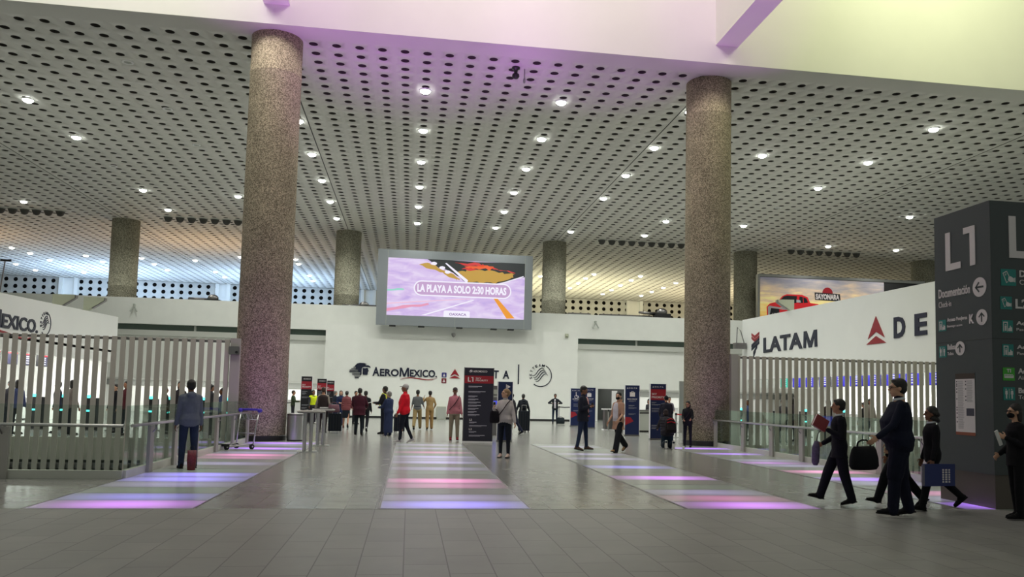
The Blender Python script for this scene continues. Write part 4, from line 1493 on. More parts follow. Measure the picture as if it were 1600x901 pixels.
# front face
seg_L1(pf, 0.32, 3.87, 0.72, 0.66, t)
for z, s_, kd, a_, b_ in ((3.43, 0.26, 'hand', 'Documentación', 'Check-in'), (2.70, 0.19, 'pass', 'Acceso Pasajeros', 'Passenger access'), (2.33, 0.19, 'pass', 'Acceso Pasajeros', 'Passenger access'), (1.96, 0.20, 'train', 'Aerotrén', 'Airtrain'), (1.66, 0.20, 'wc', 'Baños', 'Toilets')):
    pictogram(pf, 0.17, z, s_, kd, t)
    k = 1.3 if s_ > .2 else 1.0
    text('lettering', a_, pf, 0.17 + s_ + 0.06, z + s_ * 0.55, 0.17 + s_ + 0.06 + 0.058 * len(a_) * k, z + s_ * 0.97, ow, t, th=0.008, bold=0.03)
    text('lettering', b_, pf, 0.17 + s_ + 0.06, z + s_ * 0.1, 0.17 + s_ + 0.06 + 0.040 * len(b_) * k, z + s_ * 0.4, ow, t, th=0.008, bold=0.0)
pictogram(pf, 0.15, 3.06, 0.2, 'hand', t)
text('lettering', 'L2-L4', pf, 0.41, 3.08, 0.95, 3.23, ow, t, th=0.008, bold=0.03)
# notice poster taped on the left face
np_ = thing('notice_poster', 'white printed notice sheet with a brown header taped to the pylon', 'poster', (PYX - 0.004, PYY + 0.86, 1.12))
fp = frame((0, 0, 0), (0, -1, 0), (0, 0, 1), (-1, 0, 0))
b = MB(); b.prism([(0, 0), (0.46, 0), (0.46, 0.93), (0, 0.93)], fp, 0, 0.002); b.build('sheet', mat('poster_paper', srgb(226, 220, 222), 0.6), np_)
b = MB(); b.prism([(0, 0.87), (0.46, 0.87), (0.46, 0.96), (0, 0.96)], fp, 0.002, 0.003); b.build('header', mat('poster_header', srgb(66, 52, 46), 0.6), np_)
b = MB(); b.prism([(0, -0.03), (0.46, -0.03), (0.46, 0.02), (0, 0.02)], fp, 0.002, 0.003); b.build('footer', mat('poster_footer', srgb(150, 84, 60), 0.6), np_)
b = MB()
rg = random.Random(3)
for cx0 in (0.06, 0.27):
    z = 0.84
    while z > 0.08:
        if not (cx0 > 0.2 and z < 0.5):
            b.prism([(cx0, z), (cx0 + rg.uniform(0.11, 0.165), z), (cx0 + 0.12, z - 0.006), (cx0, z - 0.006)], fp, 0.002, 0.003)
        z -= 0.0165
b.build('print', mat('poster_ink', srgb(140, 136, 142), 0.6), np_)
PB = mat('poster_blocks', srgb(70, 70, 84), 0.6)
for cx0, zs in ((0.035, (0.83, 0.79, 0.76, 0.71, 0.66, 0.55, 0.41, 0.37, 0.32, 0.25, 0.18)), (0.25, (0.83, 0.78, 0.71, 0.59, 0.53))):
    for z in zs:
        b = MB()
        b.prism([(cx0 - 0.012, z - 0.012), (cx0 + 0.01, z - 0.012), (cx0 + 0.01, z + 0.01), (cx0 - 0.012, z + 0.01)], fp, 0.002, 0.004)
        b.build('bullet_square', PB, np_)
b = MB()
b.prism([(0.26, 0.28), (0.44, 0.28), (0.44, 0.40), (0.26, 0.40)], fp, 0.002, 0.004)
b.build('printed_picture', PB, np_)

# ================================================================== TOTEMS
TD, TN = mat('totem_black', srgb(28, 26, 32), 0.35), mat('totem_navy', srgb(20, 34, 78), 0.35)
TR, TW = mat('totem_red', srgb(150, 30, 44), 0.4), mat('totem_white', srgb(225, 225, 228), 0.5)
TA = mat('totem_indigo', srgb(36, 34, 50), 0.35)


def totem(label, loc, w, h, style, rz=0.0, group=None, d=0.14):
    t = thing('info_totem', label, 'information totem', loc, rz, group)
    b = MB(); b.b2(-w / 2, w / 2, 0, d, 0.06, h)
    b.build('panel', {'aero': TA, 'black': TD, 'delta': TN}[style.split('-')[0]], t)
    b = MB(); b.b2(-w / 2 - 0.01, w / 2 + 0.01, -0.01, d + 0.01, 0.0, 0.06); b.build('base', TW if 'aero' in style else M['steel_dk'], t)
    b = MB(); b.b2(w / 2 - 0.005, w / 2 + 0.012, -0.004, d + 0.004, 0.06, h + 0.01); b.b2(-w / 2 - 0.012, -w / 2 + 0.005, -0.004, d + 0.004, 0.06, h + 0.01); b.build('edge_trim', TW if 'aero' not in style else M['steel_dk'], t)
    f = frame((0, 0, 0), (1, 0, 0), (0, 0, 1), (0, -1, 0))

    def band(z0, z1, m_, nm='band'):
        b = MB(); b.prism([(-w / 2 + .004, z0), (w / 2 - .004, z0), (w / 2 - .004, z1), (-w / 2 + .004, z1)], f, 0, 0.003); return b.build(nm, m_, t)

    def lines(zs, x0, lens, th=0.02):
        b = MB()
        for z, l in zip(zs, lens):
            b.prism([(x0, z), (x0 + l, z), (x0 + l, z + th), (x0, z + th)], f, 0, 0.003)
            b.prism([(x0, z - th * 1.6), (x0 + l * 0.7, z - th * 1.6), (x0 + l * 0.7, z - th * 1.1), (x0, z - th * 1.1)], f, 0, 0.003)
        b.build('print', mat('totem_print', srgb(150, 150, 160), 0.5) if 'aero' not in style else PRN, t)
    if style == 'aero-big':
        eagle(frame((-0.28, 0, h - 0.12), (1, 0, 0), (0, 0, 1), (0, -1, 0)), 0.13, ow, t, 0.004)
        text('lettering', 'AEROMEXICO', f, -0.2, h - 0.15, 0.26, h - 0.085, ow, t, th=0.004, bold=0.02)
        band(h - 0.51, h - 0.26, TR)
        seg_L1(frame((0, -0.003, 0), (1, 0, 0), (0, 0, 1), (0, -1, 0)), -0.37, h - 0.46, 0.18, 0.15, t)
        text('lettering', 'SKY', f, -0.11, h - 0.37, 0.07, h - 0.32, ow, t, n0=0.003, th=0.004, bold=0.01)
        text('lettering', 'PRIORITY', f, -0.11, h - 0.44, 0.29, h - 0.385, ow, t, n0=0.003, th=0.004, bold=0.01)
        lines([h - 0.62, h - 0.79, h - 0.94, h - 1.04, h - 1.14, h - 1.245, h - 1.345, h - 1.45, h - 1.55], -0.34, [.44, .56, .3, .33, .4, .42, .34, .28, .38], 0.018)
        text('level_lettering', 'L2', f, -0.29, h - 1.73, -0.20, h - 1.67, ow, t, th=0.003)
        text('level_lettering', 'L3', f, -0.29, h - 2.04, -0.20, h - 1.98, ow, t, th=0.003)
        lines([h - 1.79, h - 1.9, h - 2.1, h - 2.22], -0.29, [.24, .58, .24, .52], 0.016)
    elif style.startswith('black'):
        text('lettering', 'AEROMEXICO', f, -w * 0.32, h - 0.15, w * 0.36, h - 0.09, ow, t, th=0.004, bold=0.01)
        band(h - 0.62, h - 0.24, TR)
        text('lettering', 'SKY', f, -w * 0.4, h - 0.45, -w * 0.1, h - 0.38, ow, t, n0=0.003, th=0.004, bold=0.02)
        text('lettering', 'PRIORITY', f, -w * 0.4, h - 0.55, w * 0.4, h - 0.48, ow, t, n0=0.003, th=0.004, bold=0.02)
        lines([h - 0.75, h - 0.85, h - 1.02, h - 1.4, h - 1.55], -w * 0.4, [w * .5, w * .4, w * .7, w * .75, w * .5], 0.02)
    elif style == 'delta-dark':
        b = MB(); b.prism([(0.06, h - 0.24), (0.06, h - 0.1), (0.17, h - 0.17)], f, 0, 0.004)
        b.prism([(0.02, h - 0.25), (0.02, h - 0.09), (0.04, h - 0.09), (0.04, h - 0.25)], f, 0, 0.004); b.build('pictogram', ow, t)
    else:
        delta_mark(f, -w * 0.34, h - 0.115, 0.07, 0.06, ow, t, 0.004)
        text('lettering', 'D E L T A', f, -w * 0.24, h - 0.14, w * 0.32, h - 0.09, ow, t, th=0.004, bold=0.01)
        if 'sky' in style:
            band(h - 0.62, h - 0.2, TR)
            text('lettering', 'SKY', f, -w * 0.42, h - 0.43, -w * 0.1, h - 0.35, ow, t, n0=0.003, th=0.004, bold=0.02)
            text('lettering', 'PRIORITY', f, -w * 0.42, h - 0.55, w * 0.42, h - 0.47, ow, t, n0=0.003, th=0.004, bold=0.02)
            lines([h - 0.72, h - 0.8, h - 0.95, h - 1.05, h - 1.6, h - 1.7], -w * 0.42, [w * .3, w * .6, w * .8, w * .5, w * .4, w * .35], 0.018)
        else:
            b = MB()
            if 'bag' in style:
                b.prism([(-0.11, h - 0.47), (0.11, h - 0.47), (0.11, h - 0.29), (-0.11, h - 0.29)], f, 0, 0.004)
                b.prism([(-0.05, h - 0.29), (-0.05, h - 0.25), (0.05, h - 0.25), (0.05, h - 0.29), (0.035, h - 0.29), (0.035, h - 0.265), (-0.035, h - 0.265), (-0.035, h - 0.29)], f, 0, 0.004)
            else:
                b.prism(arc_pts(-0.01, h - 0.45, 0.075, 0.10, 120, 350, 16), f, 0, 0.004)
                b.prism([(-0.04, h - 0.25), (0.0, h - 0.25), (0.01, h - 0.38), (0.1, h - 0.39), (0.14, h - 0.5), (0.11, h - 0.51), (0.07, h - 0.42), (-0.03, h - 0.42)], f, 0, 0.004)
                b.ell((-0.02, -0.003, h - 0.22), (0.025, 0.004, 0.025), n=10, k=6)
            b.build('pictogram', ow, t)
            text('lettering', 'BAG DROP' if 'bag' in style else 'SPECIAL', f, -w * 0.34, h - 0.6, w * 0.34, h - 0.55, ow, t, th=0.004, bold=0.02)
            lines([h - 0.66, h - 0.85, h - 0.95, h - 1.2], -w * 0.25, [w * .5, w * .4, w * .55, w * .5], 0.016)
            b = MB(); b.prism([(-w / 2 + 0.01, 0.45), (w * 0.1, 0.62), (-w * 0.1, 0.78), (-w / 2 + 0.01, 0.80)], f, 0, 0.003)
            b.build('red_flash', TR, t)
    return t


PRN = mat('totem_print_pale', srgb(186, 182, 196), 0.5)
totem('tall dark L1 SKY PRIORITY totem at the far end of the middle floor strip', (2.26, 26.66, 0), 0.96, 2.46, 'aero-big')
totem('narrow navy totem with a white play triangle behind the woman in the grey sweater', (3.25, 27.6, 0), 0.50, 2.04, 'delta-dark')
totem('black and red SKY PRIORITY totem left of the hi-viz worker', (-5.01, 41.3, 0), 0.52, 2.30, 'black')
totem('black and red SKY PRIORITY totem behind the person in the dark vest', (-4.92, 47.5, 0), 0.52, 2.30, 'black')
totem('farthest black and red SKY PRIORITY totem against the back wall', (-4.75, 50.6, 0), 0.50, 2.25, 'black')
totem('black and red totem edge just right of the left column', (-7.1, 48.5, 0), 0.36, 2.55, 'black')
totem('slim black totem with red band beside the left column, left one', (-6.9, 44.5, 0), 0.30, 2.52, 'black')
totem('navy DELTA totem with a wheelchair pictogram', (8.95, 43.1, 0), 0.62, 2.05, 'delta-chair')
totem('navy DELTA bag drop totem behind the man in the dark jacket', (9.12, 40.7, 0), 0.66, 2.08, 'delta-bag')
totem('navy DELTA bag drop totem right of the woman in the beige cardigan', (9.27, 33.1, 0), 0.62, 2.12, 'delta-bag')
totem('navy DELTA totem with red SKY PRIORITY band behind the hooded person', (9.52, 30.3, 0), 0.62, 2.15, 'delta-sky')

# ================================================================== FURNITURE OF THE HALL
t = thing('waste_bin', 'round brushed steel waste bin beside the left column', 'bin', (-3.50, 26.45, 0))
b = MB(); b.lathe([(0.26, 0.05), (0.26, 0.80)], 32); b.build('body', M['steel'], t, smooth=False)
b = MB(); b.lathe([(0.262, 0.80), (0.262, 0.85), (0.2, 0.87), (0.12, 0.86), (0.1, 0.8)], 32); b.build('lid', M['steel_dk'], t)
b = MB(); b.lathe([(0.25, 0.0), (0.25, 0.05)], 32); b.build('base', M['black'], t)


def writing_table(label, loc, rz, w=0.95):
    t = thing('writing_table', label, 'high table', loc, rz, 'high writing tables by the left column')
    b = MB(); b.b2(-w / 2, w / 2, -0.3, 0.3, 1.03, 1.06); bevel(b.build('tabletop', mat('table_laminate', srgb(200, 198, 190), 0.3), t), 0.006)
    for x in (-0.14, 0.02):
        b = MB(); b.cyl((x, 0, 0.02), (x, 0, 1.03), 0.048, n=18); b.build('leg', M['steel'], t)
    b = MB(); b.rbox((-0.06, 0, 0.01), (0.52, 0.45, 0.02), 0.06); b.build('base_plate', M['steel'], t)
    b = MB(); b.b2(-w / 2 + .02, w / 2 - .02, -0.28, 0.28, 1.005, 1.03); b.build('apron', M['steel_dk'], t)
    return t


writing_table('nearer high writing table with two steel legs, papers on top', (-2.50, 21.8, 0), R(8), 0.72)
writing_table('farther high writing table with two steel legs and a dark tray', (-2.44, 24.3, 0), R(8), 0.62)
PAP = mat('paper', (0.75, 0.75, 0.73), 0.7)
for k, (x, y, r_) in enumerate(((-2.65, 21.78, 0.3), (-2.55, 21.85, -0.2), (-2.37, 21.8, 0.1), (-2.73, 21.72, 0.6))):
    t = thing('paper_form', 'white paper form lying on the nearer writing table', 'paper', (x, y, 1.061 + 0.003 * k), r_, 'paper forms on the nearer writing table')
    b = MB(); b.b2(-0.105, 0.105, -0.15, 0.15, 0, 0.002); b.v[4] = (b.v[4][0], b.v[4][1], 0.02); b.build('sheet', PAP, t)
t = thing('form_tray', 'dark tray of forms on the farther writing table', 'tray', (-2.44, 24.3, 1.061))
b = MB(); b.b2(-0.25, 0.25, -0.15, 0.15, 0, 0.02); b.build('tray', M['black'], t)
b = MB(); b.b2(-0.1, 0.12, -0.1, 0.1, 0.02, 0.05); b.build('sheets', PAP, t)


def luggage_cart(loc, rz):
    t = thing('luggage_cart', 'steel luggage cart with violet handle at the left glass railing', 'luggage cart', loc, rz)
    # local: handle at -y side (near the column), nose pointing +y
    b = MB()
    for x in (-0.3, 0.3):
        b.tube([(x, 0, 0.12), (x * 1.03, -0.05, 0.55), (x * 1.05, -0.14, 1.0)], 0.018)
    for z in (0.42, 0.78):
        b.tube([(-0.3, -0.03 - z * .08, z), (0.3, -0.03 - z * .08, z)], 0.012)
    for x in (-0.15, 0.0, 0.15):
        b.tube([(x, -0.09, 0.78), (x, -0.02, 0.92)], 0.008)
    b.build('back_frame', M['steel'], t, smooth=True)
    b = MB()
    for x in (-0.28, 0.28):
        b.tube([(x, 0, 0.14), (x * 0.9, 0.3, 0.12), (x * 0.45, 0.62, 0.10), (x * 0.3, 0.70, 0.13)], 0.02)
    for y in (0.2, 0.4, 0.6):
        k = 0.28 - (y * 0.16)
        b.tube([(-k, y, 0.12), (k, y, 0.12)], 0.01)
    b.build('platform', M['steel'], t, smooth=True)
    b = MB(); b.rbox((0, 0.72, 0.13), (0.34, 0.09, 0.06), 0.03); b.build('bumper', M['rubber'], t)
    b = MB(); b.tube([(-0.36, -0.16, 1.03), (-0.18, -0.19, 1.04), (0.18, -0.19, 1.04), (0.36, -0.16, 1.03)], 0.03)
    for x in (-0.34, 0.34):
        b.ell((x, -0.14, 1.02), (0.06, 0.07, 0.055))
    b.build('handle', mat('cart_violet', srgb(70, 50, 190), 0.4), t, smooth=True)
    b = MB(); b.b2(-0.28, 0.28, -0.1, -0.085, 0.78, 0.93)
    b.build('basket', M['glass'], t)
    for x, y in ((-0.27, 0.02), (0.27, 0.02), (0.0, 0.62)):
        w = MB(); w.cyl((x - 0.025, y, 0.075), (x + 0.025, y, 0.075), 0.07, n=18)
        wh = w.build('wheel', M['rubber'], t)
        w = MB(); w.cyl((x - 0.03, y, 0.075), (x + 0.03, y, 0.075), 0.025, n=12); w.tube([(x, y, 0.075), (x, y, 0.13)], 0.015)
        w.build('caster_fork', M['steel'], wh)
    return t


luggage_cart((-4.27, 22.6, 0), R(146))


def stanchion(loc, label, group, belt=None, mat_='steel', bmat='belt_black', h=1.0):
    t = thing('queue_post', label, 'queue post', loc, 0, group)
    b = MB(); b.lathe([(0.17, 0.0), (0.17, 0.012), (0.05, 0.03), (0.034, 0.05), (0.034, h - 0.08)], 20); b.build('post', M[mat_], t)
    b = MB(); b.lathe([(0.042, h - 0.08), (0.042, h), (0.03, h + 0.012)], 16); b.build('head', M['black'], t)
    if belt:
        d = Vector(belt) - Vector(loc)
        L = math.hypot(d.x, d.y)
        fr = frame((0, 0, 0), (d.x / L, d.y / L, 0), (0, 0, 1), (d.y / L, -d.x / L, 0))
        b = MB(); b.prism([(0.04, h - 0.07), (L * .5, h - 0.085), (L - 0.04, h - 0.07), (L - 0.04, h - 0.015), (L * .5, h - 0.03), (0.04, h - 0.015)], fr, -0.001, 0.001)
        b.build('belt', M[bmat], t)
    return t


QP = {
 'right of the seated queue, steel posts with red belts': ('belt_red', [(10.95, 32.4), (11.75, 33.0), (13.2, 33.2), (10.0, 28.75)]),
 'between the two right DELTA totems': ('belt_black', [(9.55, 38.3), (9.35, 34.9), (10.4, 34.2), (10.1, 39.6), (11.0, 41.2), (9.7, 36.4)]),
 'at the foot of the back panel': ('belt_black', [(9.1, 49.0), (9.8, 48.9), (9.9, 46.0)]),
 'left of the left queue totem': ('belt_black', [(-6.4, 40.0), (-6.3, 43.0), (-6.2, 46.0), (-5.6, 38.3)]),
}
for w, (bm_, pts) in QP.items():
    for k, p in enumerate(pts):
        nx = pts[k + 1] if k + 1 < len(pts) and abs(pts[k + 1][1] - p[1]) < 4 else None
        if w.startswith('right of'):
            w2 = 'steel queue post with a red belt between the kneeling traveller and the right column'
            g2 = 'red belt queue posts'
        else:
            w2 = 'steel queue post with a dark belt ' + w
            g2 = 'dark belt queue posts ' + w
        stanchion((p[0], p[1], 0), w2, g2, (nx[0], nx[1], 0) if nx else None, bmat=bm_)


def counter(label, loc, L, rz=0.0, h=1.05, d=0.6, mt='signwall', group=None, name='check_in_desk', lights=False):
    t = thing(name, label, 'desk', loc, rz, group)
    b = MB(); b.b2(0, L, 0, d, 0.08, h - 0.04); b.build('body', M[mt], t)
    b = MB(); b.b2(-0.03, L + 0.03, -0.05, d + 0.03, h - 0.04, h); b.build('worktop', M['steel_dk'] if mt != 'signwall' else M['white'], t)
    b = MB(); b.b2(0.02, L - 0.02, 0.03, d - 0.03, 0, 0.08); b.build('plinth', M['black'], t)
    return t


for k in range(3):
    counter('white service desk in the left rear bay, ' + ('nearest the left column', 'middle one', 'nearest the back panel')[k], (-12.3 + k * 2.5, 50.0, 0), 2.1)
counter('white service desk in the right rear bay, left one', (15.4, 50.5, 0), 1.8)
counter('white service desk in the right rear bay, right one', (17.6, 50.5, 0), 2.2)
counter('long grey desk with dark top between the two tall right DELTA totems', (9.9, 37.2, 0), 1.5, mt='gray')
t = thing('podium', 'grey podium with a white sheet stand behind the woman in the beige cardigan', 'podium', (9.75, 38.9, 0))
b = MB(); b.b2(-0.28, 0.28, -0.2, 0.2, 0.05, 1.0); b.build('body', M['steel_dk'], t)
b = MB(); b.b2(-0.36, 0.36, -0.26, 0.26, 1.0, 1.05); b.build('top', M['white'], t)
b = MB(); b.b2(-0.34, 0.34, -0.24, 0.24, 0.0, 0.05); b.build('base', M['white'], t)
t = thing('easel_sign', 'white notice board leaning on a stand behind the podium', 'notice board', (10.42, 40.6, 0))
b = MB(); b.b2(-0.14, 0.14, -0.02, 0.02, 0.9, 1.95); b.build('board', M['white'], t)
b = MB(); b.tube([(-0.25, 0, 0), (-0.05, 0, 1.1)], 0.015); b.tube([(0.25, 0, 0), (0.05, 0, 1.1)], 0.015); b.tube([(0, 0.35, 0), (0, 0.03, 1.1)], 0.015); b.build('stand', M['steel'], t)
t = thing('partition_post', 'tall steel partition post in the right rear bay', 'post', (12.95, 37.4, 0))
b = MB(); b.b2(-0.16, 0.16, -0.05, 0.05, 0.03, 2.45); b.build('panel', M['steel'], t)
b = MB(); b.b2(-0.25, 0.25, -0.2, 0.2, 0, 0.03); b.build('base', M['steel'], t)
t = thing('information_kiosk', 'slim blue lit kiosk behind the tall L1 totem', 'kiosk', (3.35, 32.0, 0))
b = MB(); b.rbox((0, 0, 0.975), (0.62, 0.25, 1.95), 0.05); b.build('body', M['steel_dk'], t)
b = MB(); b.b2(-0.26, 0.26, -0.14, -0.125, 0.6, 1.0); b.b2(-0.26, 0.26, -0.14, -0.125, 1.2, 1.36); b.build('screen', mat('kiosk_blue', (0.02, 0.02, 0.1), 0.3, emit=srgb(60, 70, 230), estr=0.9), t)
b = MB(); b.b2(-0.26, 0.26, -0.14, -0.125, 1.5, 1.56); b.b2(-0.26, 0.26, -0.14, -0.125, 1.62, 1.8); b.build('panel', M['gray'], t)
t = thing('wall_cabinet', 'low grey cabinet against the back wall behind the person in the pink sweater', 'cabinet', (2.05, 51.85, 0))
b = MB(); b.b2(-0.28, 0.28, -0.3, 0.3, 0.0, 0.80); b.build('body', M['sconce'], t)
b = MB(); b.b2(-0.26, 0.26, -0.31, -0.3, 0.04, 0.76); b.build('door', M['gray'], t)

# ---- check-in bays behind the slat screens
for k in range(9):
    y = 27.9 + k * 1.5
    t = thing('departure_screen', 'navy check-in screen with a red top line in the row behind the left slats', 'screen', (-16.55, y, 2.42), 0, 'check-in screens behind the left slats')
    b = MB(); b.b2(-0.05, 0.05, -0.52, 0.52, 0, 0.56); b.build('housing', M['black'], t)
    b = MB(); b.b2(0.05, 0.056, -0.5, 0.5, 0.02, 0.44); b.build('display', mat('screen_navy', (0.01, 0.01, 0.03), 0.3, emit=srgb(44, 44, 84), estr=0.9), t) if k == 0 else None
    if k:
        b.build('display', bpy.data.materials['screen_navy'], t)
    b = MB(); b.b2(0.05, 0.056, -0.5, 0.5, 0.45, 0.54); b.build('header', bpy.data.materials.get('screen_redline') or mat('screen_redline', (0.1, 0, 0), 0.3, emit=srgb(236, 60, 84), estr=0.95), t)
    if k in (0, 3, 7, 8):
        b = MB()
        for z in (0.08, 0.18, 0.28, 0.36):
            b.b2(0.056, 0.06, -0.2, 0.22, z, z + 0.045)
        b.build('display_text', bpy.data.materials.get('screen_textglow') or mat('screen_textglow', (0.1, 0.1, 0.1), 0.3, emit=(0.8, 0.8, 1), estr=0.9), t)
    b = MB(); b.b2(-0.03, 0.03, -0.03, 0.03, 0.56, 0.82); b.build('hanger', M['steel_dk'], t)
for k in range(12):
    y = 28.2 + k * 1.55
    if y > 46: break
    lit = k % 2
    t = thing('departure_screen', 'blue check-in screen in the row behind the right slats', 'screen', (22.05, y, 2.42), 0, 'check-in screens behind the right slats')
    b = MB(); b.b2(-0.05, 0.05, -0.6, 0.6, 0, 0.58); b.build('housing', M['black'], t)
    mm = bpy.data.materials.get('screen_blue') or mat('screen_blue', (0.01, 0.01, 0.06), 0.3, emit=srgb(52, 44, 214), estr=0.95)
    mt_ = bpy.data.materials.get('screen_tealglow') or mat('screen_tealglow', (0.01, 0.05, 0.06), 0.3, emit=srgb(40, 200, 170), estr=0.95)
    b = MB(); b.b2(-0.056, -0.05, -0.57, 0.57, 0.02, 0.55); b.build('display', mt_ if k == 11 else mm, t)
    b = MB()
    for z in (0.1, 0.22, 0.34, 0.44):
        b.b2(-0.06, -0.056, -0.15, 0.2, z, z + 0.055)
    b.build('display_text', bpy.data.materials['screen_textglow'], t)
    b = MB(); b.b2(-0.03, 0.03, -0.03, 0.03, 0.58, 0.8); b.build('hanger', M['steel_dk'], t)


def kiosk(label, loc, rz, group):
    t = thing('check_in_kiosk', label, 'kiosk', loc, rz, group)
    b = MB(); b.rbox((0, 0, 0.6), (0.4, 0.3, 1.12), 0.05); b.build('body', M['black'], t)
    b = MB(); b.b2(-0.16, 0.16, -0.165, -0.15, 1.16, 1.26); b.build('top_light', M['tealglow'], t)
    b = MB(); b.b2(-0.14, 0.14, -0.165, -0.15, 0.68, 0.74); b.build('lower_light', M['tealglow'], t)
    b = MB(); b.b2(-0.26, 0.26, -0.25, 0.25, 0.0, 0.04); b.build('foot', M['steel_dk'], t)
    return t


for k in range(9):
    kiosk('black check-in kiosk with teal lights behind the left slats', (-14.1 + 0.93 * k + (0.2 if k % 2 else 0), 31.0 + 0.25 * (k % 3), 0), R(random.Random(k).uniform(-15, 15)), 'teal lit kiosks behind the left slats')
for k in range(5):
    kiosk('black check-in kiosk with teal lights behind the right slats', (13.2 + 1.5 * k, 34.0 + 0.5 * (k % 2), 0), R(10), 'kiosks behind the right slats')
for k in range(6):
    counter('white check-in desk along the left bay wall', (-17.0, 28.0 + 2.25 * k, 0), 2.0, R(90), group='check-in desks along the left bay')
for k in range(8):
    counter('white check-in desk along the right bay wall', (22.9, 27.2 + 2.4 * k, 0), 2.1, R(90), group='check-in desks along the right bay')
lamp('bay_lamp', 'AREA', (-16.2, 34.0, 3.15), 900, (1, 1, 0.97), 1.6, (-16.2, 34, 0), size_y=12)
lamp('bay_lamp', 'AREA', (22.6, 37.0, 3.15), 900, (1, 1, 0.97), 1.6, (22.6, 37, 0), size_y=14)
lamp('bay_lamp', 'AREA', (-12.0, 56.2, 2.28), 420, (1, 1, 0.95), 14, (-12, 56.2, 0), size_y=2)
lamp('bay_lamp', 'AREA', (20.0, 56.2, 2.28), 200, (1, 1, 0.95), 12, (20, 56.2, 0), size_y=2)

# ================================================================== PEOPLE
SKIN = {'light': mat('skin_light', srgb(206, 160, 132), 0.55), 'tan': mat('skin_tan', srgb(176, 126, 98), 0.55), 'brown': mat('skin_brown', srgb(130, 88, 66), 0.55)}
EYE_M, LIP = mat('eye_dark', srgb(30, 22, 20), 0.3), mat('lip_tone', srgb(140, 80, 72), 0.5)
HAIRM = {'black': mat('hair_black', (0.012, 0.010, 0.009), 0.5, bump=0.4, bscale=120), 'brown': mat('hair_brown', srgb(60, 42, 30), 0.5, bump=0.4, bscale=120),
         'blond': mat('hair_blond', srgb(150, 118, 84), 0.5, bump=0.4, bscale=120), 'grey': mat('hair_grey', srgb(120, 116, 112), 0.5, bump=0.4, bscale=120)}
_cl = {}


def cloth(rgb, nm='cloth', bump=0.35):
    k = (rgb, nm)
    if k not in _cl:
        _cl[k] = mat('%s_%d_%d_%d' % (nm, *rgb), srgb(*rgb), 0.85, noise=0.1, nscale=9, bump=bump, bscale=14, spec=0.25)
    return _cl[k]


def queue_mesh(mb, name, material, parent, vox, smooth=3):
    me = bpy.data.meshes.new(name)
    me.from_pydata([tuple(p) for p in mb.v], [], mb.f)
    me.update()
    o = bpy.data.objects.new(name, me)
    C.objects.link(o)
    me.materials.append(material)
    o.parent = parent
    rm = o.modifiers.new('r', 'REMESH'); rm.mode = 'VOXEL'; rm.voxel_size = vox; rm.use_smooth_shade = True
    if smooth:
        sm = o.modifiers.new('s', 'SMOOTH'); sm.factor = 0.5; sm.iterations = smooth
    REMQ.append(o)
    return o


def flush_remesh():
    bpy.context.view_layer.update()
    dg = bpy.context.evaluated_depsgraph_get()
    new = []
    for o in REMQ:
        me = bpy.data.meshes.new_from_object(o.evaluated_get(dg))
        new.append(me)
    for o, me in zip(REMQ, new):
        old = o.data
        o.modifiers.clear()
        if not me.materials:
            me.materials.append(old.materials[0])
        me.polygons.foreach_set('use_smooth', [True] * len(me.polygons))
        o.data = me
        me.name = o.name
        bpy.data.meshes.remove(old)
    REMQ.clear()


def heading(deg):
    return -R(deg)


